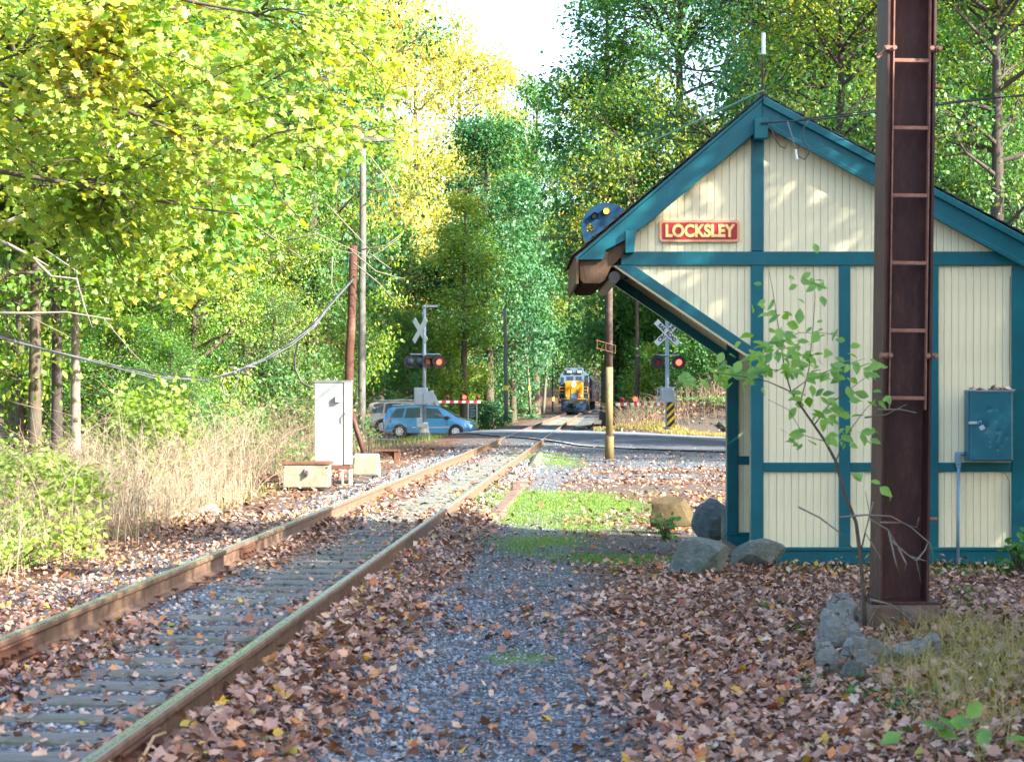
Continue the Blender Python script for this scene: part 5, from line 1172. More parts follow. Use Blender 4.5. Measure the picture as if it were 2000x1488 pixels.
def tree(kind, x, Y, H, fm, label, name='tree', cat='tree', group=None, bark='bark', wide=1.0, rz=None, sink=.1):
    z = float(tz(x, Y))-sink; o = tag(empty(name, (x, Y, z), random.uniform(0, 6.28) if rz is None else rz), label, cat, group)
    s = H/TH[kind]; 
    for me, nm, mt in ((TT[kind][0], 'trunk' if name != 'shrub' else 'stems', M[bark]), (TT[kind][1], 'crown' if name != 'shrub' else 'foliage', FM[fm])):
        c = bpy.data.objects.new(nm, me); COL.objects.link(c); c.parent = o; c.scale = (s*wide, s*wide, s)
        c.material_slots[0].link = 'OBJECT'; c.material_slots[0].material = mt
    return o
RC = {'broad': 3.2, 'broad_m': 2.1, 'broad_s': 1.35, 'broad2': 3.0, 'broad2_m': 2.0, 'cone': 2.3, 'airy': 1.9, 'near': 3.2, 'near_m': 2.1, 'near2': 2.9, 'high': 3.0, 'shrub': 5.0}
def tpx(kind, px, Y, top, fm, label, hw=None, **kw):
    x = (px-1000)/F*Y; z0 = float(tz(x, Y))
    if hw:
        H_ = CZ+(HY-top)/F*Y-z0; want = hw/(F/Y)*10/H_; fam = [k for k in RC if k == kind or k.startswith(kind+'_')]
        kind = min(fam, key=lambda k: abs(math.log(want/RC[k]))); kw['wide'] = min(1.3, max(.72, want/(RC[kind]*1.05)))
    return tree(kind, x, Y, CZ+(HY-top)/F*Y-z0, fm, label, **kw)

# trees shading the foreground, to the right of the viewer (outside the picture)
for i, (x, Y, H, k) in enumerate([(9.5, 1, 9.6, 'near2'), (12, -4, 10.2, 'near2'), (10.5, 6.5, 9.8, 'near2'), (13, 1.5, 10.8, 'broad2'), (13.5, 9, 10.6, 'near2'), (11.5, 10.8, 9.4, 'near2'), (16, 4, 12.2, 'broad2'), (15.5, -3, 12, 'broad2'), (7, -5.5, 8, 'near2'), (17, 9, 12.2, 'broad2'), (8.2, 10.6, 6.4, 'near2'), (9.4, 13.4, 11.2, 'airy')]):
    tree(k, x, Y, H, 'green', 'green tree growing beside the track behind the viewer', name='wayside_tree', group='wayside trees behind the viewer', wide=1.15)

# left wood, sunlit
tpx('high', 68, 32, -330, 'green', 'nearest brown trunked tree at the far left, its trunk lit by the sun', wide=1.0)
tpx('near', -120, 30, -380, 'yellowgreen', 'tree whose yellow green boughs reach in from the left edge')
tpx('high', 112, 37, -200, 'green', 'dark trunked tree just right of the sunlit trunk at far left', bark='bark_dark')
tpx('high', 148, 34, -100, 'yellowgreen', 'pale grey trunked tree right of the dark trunk at left', bark='bark_pale')
L_ = [('near2', 40, 45, 120, 'yellowgreen', 'leafy yellow green tree behind the sunlit trunk', 170), ('near2', 215, 47, 200, 'green', 'full green tree behind the weeds at left', 150), ('near2', 380, 45, 300, 'yellowgreen', 'full yellow green tree right of the trunks', 120), ('near2', 560, 60, 330, 'green', 'full green tree just left of the red pole', 90),
 ('near2', 300, 50, 60, 'green', 'green tree behind the cable sag left of the weeds', 120), ('near', 230, 56, -160, 'yellowgreen', 'tall yellow green tree in the left wood above the cables', 170),
 ('near', 400, 58, -120, 'green', 'tall green tree in the left wood above the hanging cable loop', 150), ('near2', 480, 54, 240, 'yellowgreen', 'sunlit yellow green tree behind the cable loop', 90),
 ('broad', 560, 70, 100, 'yellowgreen', 'yellowish tree left of the red broken pole', 100), ('broad2', 20, 60, 100, 'green', 'green tree deep behind the trunks at far left', 150),
 ('broad', 340, 75, -100, 'green', 'tall slim green tree deep in the left wood', 90), ('broad', 180, 80, -60, 'yellowgreen', 'yellow green tree deep in the left wood behind the trunks', 130),
 ('broad2', 640, 82, 300, 'gold', 'golden leaved tree just behind the broken red pole', 60), ('near2', -190, 26, 560, 'bright', 'low leafy sapling at the left edge in front of the trunks', 100),
 ('broad', 700, 92, 120, 'yellowgreen', 'slender yellow tree behind the utility pole', 45), ('near2', 330, 34, 640, 'green', 'small green maple sapling under the cables', 70),
 ('near2', 530, 47, 560, 'under', 'small reddish green tree left of the white case', 60), ('broad', 60, 90, -50, 'green', 'tall green tree farthest back at the left edge', 120),
 ('broad', 460, 95, -40, 'yellowgreen', 'tall pale tree at the back of the left wood', 80), ('near2', 230, 44, 600, 'green', 'leafy young maple behind the dry weeds at left', 170)]
for k, px, Y, top, fm, lb_, wd in L_: tpx(k, px, Y, top, fm, lb_, hw=wd)
# centre
C_ = [('cone', 955, 118, 215, 'dark', 'dense dark blue green tree in the middle of the far wood', 130), ('broad', 905, 111, 372, 'yellowgreen', 'rounded yellow green tree in front of the dark one', 62),
 ('airy', 815, 140, 25, 'pale', 'tall pale yellow airy tree left of the sky gap', 110), ('airy', 900, 150, 55, 'pale', 'pale yellow tree below the left part of the sky gap', 85), ('airy', 745, 128, -20, 'pale', 'pale yellow tree above the utility pole', 110),
 ('broad', 975, 165, 110, 'pale', 'hazy pale tree under the middle of the sky gap', 75), ('broad', 1045, 155, 150, 'teal', 'hazy green tree under the right part of the sky gap', 60), ('airy', 690, 120, 20, 'pale', 'sparse pale tree left of the utility pole top', 110),
 ('broad2', 760, 116, 440, 'under', 'low green tree with reddish leaves behind the left crossing signal', 90), ('broad2', 845, 120, 500, 'under', 'low rounded tree behind the notice board', 80), ('broad', 690, 105, 480, 'green', 'green tree right behind the grey utility pole base', 75),
 ('broad2', 925, 128, 520, 'under', 'dull green tree left of the banded grey pole', 75), ('broad2', 990, 138, 500, 'dark', 'dark green tree behind the banded pole', 65), ('broad', 1022, 160, 420, 'teal', 'green tree directly left of the locomotive', 50),
 ('cone', 1002, 132, 330, 'dark', 'dark green tree between the pointed one and the target signal', 72), ('broad2', 800, 110, 610, 'green', 'bushy green tree behind the parked cars', 60), ('broad2', 880, 114, 640, 'yellowgreen', 'short yellow green tree behind the left barrier arm', 50),
 ('high', 1225, 140, 380, 'yellowgreen', 'yellow green tree leaning over the track right of the locomotive', 80), ('high', 1105, 250, 430, 'pale', 'hazy tree closing the far end of the track', 60), ('broad2', 650, 112, 400, 'yellowgreen', 'leafy yellow tree low between the two wooden poles', 75),
 ('broad', 1110, 215, 520, 'teal', 'green tree rising behind the locomotive', 60), ('broad', 1000, 175, 300, 'yellowgreen', 'yellow green tree seen over the dark ones', 80)]
for k, px, Y, top, fm, lb_, wd in C_: tpx(k, px, Y, top, fm, lb_, hw=wd)
# right, mostly shaded
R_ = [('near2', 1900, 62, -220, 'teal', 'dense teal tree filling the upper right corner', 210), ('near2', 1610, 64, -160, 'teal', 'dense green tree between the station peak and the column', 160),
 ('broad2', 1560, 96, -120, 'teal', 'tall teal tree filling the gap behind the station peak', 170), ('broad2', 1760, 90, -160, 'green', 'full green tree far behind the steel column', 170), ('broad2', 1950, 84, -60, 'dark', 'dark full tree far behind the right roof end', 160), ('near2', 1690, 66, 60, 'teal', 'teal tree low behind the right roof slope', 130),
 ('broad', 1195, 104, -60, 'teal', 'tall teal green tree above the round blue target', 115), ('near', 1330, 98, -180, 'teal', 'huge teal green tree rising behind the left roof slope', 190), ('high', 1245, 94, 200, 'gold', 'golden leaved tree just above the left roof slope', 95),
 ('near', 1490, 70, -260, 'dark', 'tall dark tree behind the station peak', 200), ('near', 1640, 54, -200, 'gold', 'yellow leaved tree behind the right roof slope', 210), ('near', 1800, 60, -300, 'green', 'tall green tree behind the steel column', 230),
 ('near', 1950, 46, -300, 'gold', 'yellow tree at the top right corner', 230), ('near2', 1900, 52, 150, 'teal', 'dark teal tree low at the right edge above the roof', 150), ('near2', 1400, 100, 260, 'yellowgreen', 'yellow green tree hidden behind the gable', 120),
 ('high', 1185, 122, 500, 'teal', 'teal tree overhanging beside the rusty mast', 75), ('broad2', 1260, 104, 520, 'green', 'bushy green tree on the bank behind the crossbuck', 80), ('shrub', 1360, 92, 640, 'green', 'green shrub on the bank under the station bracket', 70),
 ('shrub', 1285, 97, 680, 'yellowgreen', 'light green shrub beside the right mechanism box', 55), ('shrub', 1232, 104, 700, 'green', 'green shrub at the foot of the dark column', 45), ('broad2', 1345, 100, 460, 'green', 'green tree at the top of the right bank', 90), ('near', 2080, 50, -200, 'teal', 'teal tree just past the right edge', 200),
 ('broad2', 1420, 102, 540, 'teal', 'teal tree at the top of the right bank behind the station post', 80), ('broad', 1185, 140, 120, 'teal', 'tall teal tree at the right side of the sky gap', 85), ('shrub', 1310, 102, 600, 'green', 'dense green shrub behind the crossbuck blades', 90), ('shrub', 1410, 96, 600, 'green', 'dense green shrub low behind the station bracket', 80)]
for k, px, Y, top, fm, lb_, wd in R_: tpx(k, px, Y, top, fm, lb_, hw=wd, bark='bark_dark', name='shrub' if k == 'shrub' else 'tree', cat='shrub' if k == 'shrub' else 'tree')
# the wood farther back reads as one mass
fx, fy, fh = [], [], []
r = np.random.default_rng(99); nt_ = 260
tx = r.uniform(-75, 85, nt_); ty = r.uniform(140, 300, nt_); keep = (np.abs(tx-xc(ty)-.4) > 8.5)|(ty > 265); tx, ty = tx[keep], ty[keep]
gapd = np.abs(tx/ty*F+1000-980)                       # keep the notch of sky low
th = np.where(gapd < 190, np.minimum(22, (CZ+(HY-210)/F*ty)), 22+6*r.random(len(tx)))
n = 125000; it = r.integers(0, len(tx), n); u = r.random(n); ph = r.uniform(0, 6.28, n); rr = 4.6*np.sqrt(np.clip(1.05-(1.6*u-.5)**2, .05, 1))*np.sqrt(r.uniform(.35, 1, n))*(1+.25*np.sin(ph*3+it))
pos = np.stack([tx[it]+rr*np.cos(ph), ty[it]+rr*np.sin(ph), tz(tx[it], ty[it])+th[it]*(.08+.92*u)], -1)
V, Fc = leaves(pos, r.uniform(.55, 1.2, n), r.normal(size=(n, 3))+[0, -.3, .4], LEAF2, r=r)
hue = r.random(len(tx))[it]
FM['far'] = foliage('far_wood_leaves', [(.05,.10,.04), (.09,.15,.045), (.15,.20,.06), (.25,.25,.08), (.33,.27,.11)], .4, .12)
fw = link('far_woodland', npmesh('far_woodland', V, Fc, 3, rep(np.stack([hue*.7+.3*r.random(n), hue, hue, np.ones(n)], -1), 4)), FM['far']); tag(fw, 'far wood of mixed green and yellow trees closing the view', 'woodland', kind='stuff')

# ------------------------------------------------------------------ the overhanging maple, upper left
r = np.random.default_rng(5)
poly = [(-60, -60), (800, -60), (775, 130), (735, 210), (700, 300), (640, 385), (585, 430), (520, 490), (430, 560), (330, 600), (200, 560), (100, 500), (-60, 540)]
def inpoly(x, y):
    c = False; j = len(poly)-1
    for i in range(len(poly)):
        if (poly[i][1] > y) != (poly[j][1] > y) and x < (poly[j][0]-poly[i][0])*(y-poly[i][1])/(poly[j][1]-poly[i][1])+poly[i][0]: c = not c
        j = i
    return c
mt_ = tag(empty('overhanging_maple', (-9.5, 19.5, float(tz(-9.5, 19.5)))), 'big maple whose sunlit yellow green boughs hang in from the upper left', 'tree'); m0 = np.array(mt_.location[:])
ends = []
while len(ends) < 145:
    x, y = r.uniform(-60, 800), r.uniform(-60, 600)
    if inpoly(x, y): Yb = r.uniform(17, 22.5) if y < 420 else r.uniform(21, 25); ends.append(np.array(P(x, y, Yb)))
ends = np.array(ends)
tk = np.zeros((1, 10, 3)); tk[0, :, 2] = np.linspace(0, 11, 10); tk[0, :, 0] = np.linspace(0, .8, 10)+.1*r.normal(size=10)
wl_ = [tubes(tk, np.linspace(.26, .10, 10)[None], 10)]
# main limbs: a few, then the boughs leave the nearest limb
main = []
for (px, py, Yb) in [(650, 60, 19), (620, 300, 18.5), (300, 200, 20), (450, 420, 19), (120, 60, 18), (300, -40, 21), (760, -30, 20), (480, 160, 21.5), (100, 380, 20.5)]:
    e = np.array(P(px, py, Yb)); s_ = m0+tk[0, r.integers(3, 8)]; s_[2] = min(s_[2], e[2]+1.2); mid = (s_+e)/2+[0, 0, .55]
    t_ = np.linspace(0, 1, 12)[:, None]; c_ = (1-t_)**2*s_+2*t_*(1-t_)*mid+t_**2*e+np.cumsum(r.normal(size=(12, 3)), 0)*.03; main.append(c_)
main = np.array(main); wl_.append(tubes(main-m0, np.linspace(.055, .010, 12)[None].repeat(len(main), 0), 7))
mp = main.reshape(-1, 3); bo = []
for e in ends:
    dd = np.linalg.norm(mp-e+[.9, 0, 0], axis=1); s_ = mp[np.argmin(dd)]; t_ = np.linspace(0, 1, 8)[:, None]; mid = (s_+e)/2+[0, 0, .25]
    bo.append((1-t_)**2*s_+2*t_*(1-t_)*mid+t_**2*e+np.cumsum(r.normal(size=(8, 3)), 0)*.02)
bo = np.array(bo); wl_.append(tubes(bo-m0, np.linspace(.014, .004, 8)[None].repeat(len(bo), 0), 5))
i2 = np.repeat(np.arange(len(bo)), 9); f = r.uniform(.3, 1, len(i2))*7; k0_ = np.clip(f.astype(int), 0, 6); fr_ = (f-k0_)[:, None]; s2 = bo[i2, k0_]*(1-fr_)+bo[i2, k0_+1]*fr_
d2 = r.normal(size=s2.shape)*[1,1,.35]+[.35, 0, -.12]; tw = limb_curves(s2, d2, r.uniform(.25, .6, len(i2)), 4, r.normal(-.15, .1, len(i2)), .04, r); wl_.append(tubes(tw-m0, np.array([[.005, .004, .003, .0015]]).repeat(len(tw), 0), 3))
V, Fw = merge(wl_); link('limbs', npmesh('limbs', V, Fw, 4), M['bark'], mt_)
n = 15500; it = r.integers(0, len(tw), n); f = r.uniform(.1, 1.1, n)*3; k0_ = np.clip(f.astype(int), 0, 2); fr_ = (f-k0_)[:, None]
pos = tw[it, k0_]*(1-fr_)+tw[it, k0_+1]*fr_+r.normal(size=(n, 3))*[.10,.10,.05]
px_ = pos[:, 0]/pos[:, 1]*F+1000; py_ = HY-(pos[:, 2]-CZ)/pos[:, 1]*F
pos = pos[np.array([inpoly(a, b) or r.random() < .4 for a, b in zip(px_, py_)])]; n = len(pos)
nr = r.normal(size=(n, 3))*[.6,.6,.35]+[.25, -.35, .85]; dn = r.normal(size=(n, 3))*[1, 1, .3]+[.3, -.1, -.55]
sz = r.uniform(.05, .125, n); cl = np.clip(r.uniform(-.1, 1.1, n), 0, 1)
gold_side = np.clip((700-(px_[:n] if len(px_) >= n else 0))/1400, 0, .4) if False else 0
tt_ = np.stack([np.clip(cl*.62+.28*vnoise(pos[:, 0]*1.2, pos[:, 2]*1.2, 1.3, 4)+.12*((pos[:, 0] < -3.6)&(pos[:, 2] > 4.4)), 0, 1), cl, cl, np.ones(n)], -1)
order = np.argsort(-(sz/pos[:, 1])); big, rest = order[:300], order[300:]
V, Fc = leaves(pos[rest]-m0, sz[rest], nr[rest], MAPLE, dn[rest], r.uniform(-.4, 1.6, len(rest)), r)
fo = link('foliage', npmesh('foliage', V, Fc, 3, rep(tt_[rest], 15)), FM['sun_maple'], mt_); fo['kind'] = 'stuff'
# the 300 leaves that show largest are leaves of their own, from a few shared shapes
lms = []
for k in range(10):
    V, Fc = leaves(np.zeros((1, 3)), np.ones(1), np.array([[0, 0, 1.]]), MAPLE, np.array([[1., 0, 0]]), np.array([-.3+.2*k]), r)
    me = npmesh('leaf', V, Fc, 3, rep(np.array([[k/9, .5, .5, 1]]), 15)); me.materials.append(FM['sun_maple']); lms.append(me)
def leaf_obj(me, p, s, nrm, dirn, par):
    N = Vector(nrm).normalized(); A = Vector(dirn); A = (A-N*A.dot(N)).normalized(); B = N.cross(A)
    o = bpy.data.objects.new('leaf', me); COL.objects.link(o); o.parent = par
    o.matrix_local = Matrix(((A.x*s, B.x*s, N.x*s, p[0]), (A.y*s, B.y*s, N.y*s, p[1]), (A.z*s, B.z*s, N.z*s, p[2]), (0, 0, 0, 1))); return o
for i in big: leaf_obj(lms[int(min(9, tt_[i, 0]*10))], pos[i]-m0, sz[i], nr[i], dn[i], mt_)

# a darker oak spray behind it at the top
tpx('near', 610, 62, -320, 'dark', 'dark green oak behind the maple boughs at the top', hw=120)

# ------------------------------------------------------------------ sapling before the column
sp = tag(empty('sapling', P(1690, 1235, 12.6)), 'slender sapling with light green leaves in front of the steel column', 'sapling'); s0 = sp.location.copy(); FM['sap'] = foliage('light_green_sapling_leaves', [(.08,.20,.03), (.14,.30,.04), (.20,.38,.05), (.28,.40,.06)], .5, 1)
def pth(pts, Y=12.6, dY=0): return [tuple(P(a, b, Y+dY*i/len(pts))-s0) for i, (a, b) in enumerate(pts)]
stems = [([(1690, 1235), (1686, 1150), (1680, 1080), (1672, 1020), (1650, 965), (1632, 900), (1612, 862), (1590, 830), (1562, 790), (1545, 765)], .024, .010, 0),
 ([(1545, 765), (1532, 720), (1525, 670), (1516, 610), (1508, 560), (1502, 530)], .008, .002, .1), ([(1545, 765), (1500, 745), (1450, 735), (1400, 728), (1350, 735)], .007, .002, -.6),
 ([(1562, 790), (1580, 720), (1588, 640), (1592, 580), (1588, 520)], .007, .002, .3), ([(1632, 900), (1660, 840), (1690, 800), (1720, 770)], .006, .002, -.2), ([(1590, 830), (1620, 790), (1660, 760), (1700, 730)], .007, .002, -.5), ([(1545, 765), (1580, 740), (1640, 715), (1690, 700)], .006, .002, .2), ([(1525, 670), (1560, 650), (1610, 650), (1650, 660)], .005, .002, .3),
 ([(1680, 1080), (1700, 1000), (1705, 930), (1715, 880)], .009, .003, .1), ([(1688, 1180), (1712, 1120), (1706, 1040), (1690, 960)], .010, .003, -.1), ([(1612, 862), (1570, 850), (1540, 800), (1500, 780)], .005, .002, .2)]
mb = MB()
for pts, r0, r1, dY in stems: mb.tube(pth(pts, 12.6, dY), [.68*(r0+(r1-r0)*i/(len(pts)-1)) for i in range(len(pts))], 6)
mb.build('stem', M['bark'], sp, smooth=True)
LT = (np.array([[0,0,0], [.2,.2,.02], [.45,.3,.03], [.75,.18,0], [1,0,-.10], [.75,-.18,0], [.45,-.3,.03], [.2,-.2,.02], [.45,0,-.04], [.75, 0, -.05]], float), np.array([[0,8,1],[1,8,2],[2,8,9],[2,9,3],[3,9,4],[4,9,5],[5,9,6],[9,8,6],[6,8,7],[7,8,0]]))
slm = []
for k in range(6):
    V, Fc = leaves(np.zeros((1, 3)), np.ones(1), np.array([[0, 0, 1.]]), LT, np.array([[1., 0, 0]]), np.array([.5+.3*k]), r); me = npmesh('leaf', V, Fc, 3, rep(np.array([[k/5, .5, .5, 1]]), 10)); me.materials.append(FM['sap']); slm.append(me)
cl_ = [(1350, 735, 30, 14, 10), (1420, 728, 45, 22, 24), (1480, 715, 45, 30, 26), (1500, 690, 40, 40, 18), (1560, 700, 50, 30, 26), (1620, 720, 50, 30, 24), (1690, 715, 35, 20, 12), (1600, 790, 55, 35, 30), (1650, 840, 45, 30, 20), (1560, 850, 40, 20, 8), (1510, 600, 30, 50, 14), (1588, 560, 30, 45, 14), (1620, 660, 40, 30, 10), (1700, 945, 25, 10, 5), (1715, 780, 22, 30, 8), (1540, 650, 50, 50, 14)]
for cx_, cy_, sx_, sy_, n in cl_:
    for _ in range(int(n*1.15)):
        Yl = r.uniform(11.9, 13.0) if cx_ < 1660 else r.uniform(12.0, 12.6); p = np.array(P(cx_+r.normal()*sx_*.6, cy_+r.normal()*sy_*.6, Yl))-np.array(s0)
        leaf_obj(slm[r.integers(0, 6)], p, r.uniform(.06, .115), r.normal(size=3)*[.5,.5,.3]+[.1, -.6, .7], r.normal(size=3)*[1,.8,.3]+[0, 0, -.35], sp)
# dead twigs hanging before the column
dt = tag(empty('dead_twigs', P(1700, 1010, 12.5)), 'bare curved grey twigs crossing the lower part of the column', 'twigs'); s0 = dt.location.copy(); mb = MB()
for pts in [[(1640, 1010), (1690, 1005), (1740, 1008), (1780, 1030), (1815, 1060), (1828, 1100)], [(1700, 1015), (1735, 1035), (1755, 1070), (1790, 1095), (1800, 1140)], [(1740, 1055), (1775, 1085), (1808, 1095)], [(1720, 1020), (1760, 1020), (1790, 1030), (1795, 1010)], [(1735, 1035), (1750, 1100), (1760, 1125)], [(1715, 800), (1760, 800), (1790, 806)], [(1690, 815), (1730, 810), (1770, 790)], [(1560, 990), (1600, 1010), (1640, 1040), (1680, 1090)], [(1755, 1070), (1770, 1100), (1765, 1120)], [(1790, 1095), (1806, 1075), (1812, 1060)], [(1705, 980), (1690, 1040), (1720, 1090)], [(1700, 1170), (1740, 1180), (1780, 1210), (1810, 1230)]]:
    mb.tube([tuple(P(a, b, 12.5+.2*math.sin(a))-s0) for a, b in pts], [.0075-.005*i/(len(pts)-1) for i in range(len(pts))], 5)
mb.build('twig', M['bark_pale'], dt, smooth=True)['kind'] = 'stuff'
# bare vine round the pole tops
vn = tag(empty('bare_vine', P(690, 500, 39.5)), 'bare vine and twigs spreading round the top of the broken pole', 'vine'); s0 = vn.location.copy(); mb = MB(); q = random.Random(3)
for pts in [[(560, 470), (620, 455), (680, 490), (730, 500), (780, 470)], [(680, 490), (730, 530), (770, 545), (790, 540)], [(690, 510), (740, 560), (770, 590)], [(700, 495), (750, 480), (785, 450)], [(720, 300), (760, 350), (790, 410), (850, 450)], [(640, 400), (690, 460), (720, 490), (700, 530)], [(500, 440), (590, 500), (640, 480), (690, 490)], [(720, 500), (760, 520), (760, 500), (790, 505)], [(645, 500), (650, 560), (665, 600)]]:
    mb.tube([tuple(P(a+q.uniform(-6, 6), b+q.uniform(-6, 6), 39.5)-s0) for a, b in pts], [.016-.011*i/(len(pts)-1) for i in range(len(pts))], 4)
mb.build('stem', M['bark_pale'], vn, smooth=True)['kind'] = 'stuff'
# dead crown branches in the wood at left
db = tag(empty('bare_branches', P(150, 560, 30)), 'bare pale branches reaching in from the left above the cables', 'branches'); s0 = db.location.copy(); mb = MB()
for pts, r0 in [([(-60, 612), (60, 612), (130, 610), (220, 624)], .035), ([(60, 500), (100, 540), (150, 545), (165, 600), (180, 640)], .03), ([(90, 490), (150, 530), (150, 580)], .018), ([(0, 470), (60, 500), (95, 520)], .04), ([(-60, 470), (30, 430), (110, 400), (180, 330), (260, 260)], .07), ([(190, 0), (260, 10), (330, 15), (420, 25), (500, 60)], .06), ([(40, 610), (100, 640), (140, 660)], .012), ([(-20, 250), (60, 225), (150, 200), (240, 150)], .05), ([(200, 620), (260, 690), (300, 730)], .010)]:
    mb.tube([tuple(P(a, b, 28)-s0) for a, b in pts], [r0*(1-.75*i/(len(pts)-1)) for i in range(len(pts))], 6)
mb.build('branch', M['bark_pale'], db, smooth=True)['kind'] = 'stuff'

# ------------------------------------------------------------------ dry weeds, bushes, grass
def stalks(n, xf, h0, h1, rad, r, lean=.7, K=6, branch=True):
    x, Y = xf(n); n = len(x); base = np.stack([x, Y, tz(x, Y)-.02], -1); h = r.uniform(h0, h1, n); t_ = np.linspace(0, 1, K)
    az = r.uniform(0, 6.28, n); ln = np.abs(r.normal(0, lean, n)); Q = np.zeros((n, K, 3)); Q += base[:, None]
    Q[:, :, 2] += h[:, None]*np.sin(np.minimum(1.5, .9+.6*r.random((n, 1)))*t_[None]*1.2)/np.sin(1.3)*1.0; off_ = ln[:, None]*h[:, None]*t_[None]**1.8
    Q[:, :, 0] += np.cos(az)[:, None]*off_; Q[:, :, 1] += np.sin(az)[:, None]*off_; Q += np.cumsum(r.normal(size=Q.shape), 1)*.03*h[:, None, None]*t_[None, :, None]
    parts = [tubes(Q, rad*r.uniform(.6, 1.4, (n, 1))*(1-.75*t_)[None], 3)]
    if branch:
        i2 = np.repeat(np.arange(n), 2); k_ = r.integers(1, K-1, len(i2)); s2 = Q[i2, k_]; d2 = r.normal(size=s2.shape)*[1,1,.4]+[0,0,.7]; C2 = limb_curves(s2, d2, h[i2]*r.uniform(.15, .45, len(i2)), 3, r.normal(0, .2, len(i2)), .05, r); parts.append(tubes(C2, rad*.55*np.array([[1, .7, .3]]).repeat(len(i2), 0), 3))
    return merge(parts)
M['straw'] = plain('dry_pinkish_stalks', (.33,.26,.18), .8, 0, .35, 1.2, 0)
M['straw_dark'] = plain('dull_brown_stalks', (.17,.125,.085), .85, 0, .35, 1.2, 0)
r = np.random.default_rng(12)
def band_(y0, y1, d0, d1, pw=1):
    def f(n): Y = y0+(y1-y0)*r.random(n)**pw; d = -(d0+(d1-d0)*r.random(n)); return xc(Y)+d, Y
    return f
V, Fc = merge([stalks(1900, band_(14.5, 31, 2.9, 6.2), .4, 1.3, .0045, r), stalks(1300, band_(24, 42, 3.6, 8.5), .7, 1.8, .006, r), stalks(350, band_(15, 27, 2.5, 3.4), .2, .6, .004, r)]); wd_ = link('dry_weeds', npmesh('dry_weeds', V, Fc, 4), M['straw']); tag(wd_, 'tangle of dry pinkish weed stalks along the sunlit left bank', 'weeds', kind='stuff')
V, Fc = merge([stalks(1500, band_(28, 46, 3.3, 7.5), .5, 1.7, .006, r), stalks(500, band_(44, 60, 3.5, 8), .4, 1.4, .007, r)]); wd_ = link('brown_brush', npmesh('brown_brush', V, Fc, 4), M['straw_dark']); tag(wd_, 'dull brown brush of bare stalks left of the white case', 'weeds', kind='stuff')
def rb(n): Y = r.uniform(80, 104, n); d = 3.5+11*r.random(n); return xc(Y)+d, Y
V, Fc = stalks(2600, rb, .3, 1.1, .012, r, .8); wd_ = link('bank_brush', npmesh('bank_brush', V, Fc, 4), M['straw_dark']); tag(wd_, 'brown tangle of dead stems on the bank right of the crossing', 'brush', kind='stuff')
# bushes of loose leaves
def bush(name, px, py, Y, w, h, dep, n, ls, fm, label, shape=LEAF6, cat='bush'):
    c = np.array(P(px, py, Y)); z0 = float(tz(c[0], Y)); o = tag(empty(name, (c[0], Y, z0)), label, cat); top = c[2]-z0+h
    ncl = 40; cc = r.normal(size=(ncl, 3))*[w*.5, dep*.5, 0]; cc[:, 2] = top*r.random(ncl)**.8; it = r.integers(0, ncl, n)
    p = cc[it]+r.normal(size=(n, 3))*[w*.13, dep*.13, top*.10]; p[:, 2] = np.abs(p[:, 2])
    V, Fc = leaves(p, ls*r.uniform(.6, 1.3, n), r.normal(size=(n, 3))*[.7,.7,.4]+[0, -.3, .8], shape, r=r); tq = np.stack([.6*r.random(n)+.4*r.random(ncl)[it], r.random(n), r.random(n), np.ones(n)], -1)
    link('foliage', npmesh('foliage', V, Fc, 3, rep(tq, len(shape[0]))), FM[fm], o)
    st_ = np.stack([np.stack([np.zeros(3), q_*[.5,.5,.5], q_]) for q_ in cc]); V, Fw = tubes(st_, np.array([[.012, .008, .003]]).repeat(ncl, 0), 3); link('stems', npmesh('stems', V, Fw, 4), M['bark'], o); return o
bush('bush', -20, 960, 20, .95, .3, 1.3, 5000, .075, 'bright', 'bright lime green bush at the far left edge above the bank')
bush('bush', 10, 1070, 17.5, .6, .12, .8, 1300, .06, 'bright', 'low lime green leaves among dry weeds at the far left')
bush('bush', 265, 820, 29, .9, .4, 1.0, 1500, .09, 'bright', 'sunlit bush tangled with dry stems under the cables', MAPLE)
bush('bush', 150, 930, 31, 1.2, .2, 1.2, 1600, .08, 'green', 'green bush behind the dry weeds below the trunks')
bush('bush', 420, 830, 38, 1.4, .4, 1.4, 3000, .10, 'green', 'green bush among brown brush right of the dry weeds')
bush('bush', 560, 760, 46, 1.6, .6, 1.6, 3000, .11, 'under', 'dull green bush behind the white signal case')
bush('bush', 700, 815, 96, .8, .1, 1.0, 1000, .12, 'green', 'small green bush left of the parked cars')
bush('bush', 955, 805, 112, 1.3, .5, 1.2, 1800, .18, 'dark', 'teal green bush beside the notice board')
bush('bush', 1300, 1018, 21.6, .13, .06, .12, 90, .07, 'green', 'tiny green weed at the foot of the squared tan boulder', LT, 'weed')
bush('bush', 1992, 1072, 17.0, .22, .1, .2, 260, .07, 'green', 'leafy green weed at the right end of the station sill', LT, 'weed')
bush('bush', 1262, 745, 100, 1.5, .8, 2, 2600, .18, 'green', 'green bush at the foot of the right bank beyond the road')
bush('bush', 1400, 700, 90, 2.4, 1.0, 2, 2600, .16, 'green', 'green bush hanging over the rocks on the right bank')
bush('bush', 665, 800, 112, 1.8, .6, 2, 2500, .16, 'green', 'broad green bush behind the utility pole')
bush('bush', 880, 770, 122, 3.5, 1, 2, 2800, .22, 'green', 'wide green bush in shade under the centre trees')
bush('bush', 985, 775, 150, 3.0, 1, 3, 2600, .26, 'dark', 'dark bush left of the locomotive under the trees')
bush('bush', 1215, 770, 190, 1.6, 1, 3, 1600, .3, 'yellowgreen', 'light bush beside the far track right of the locomotive')
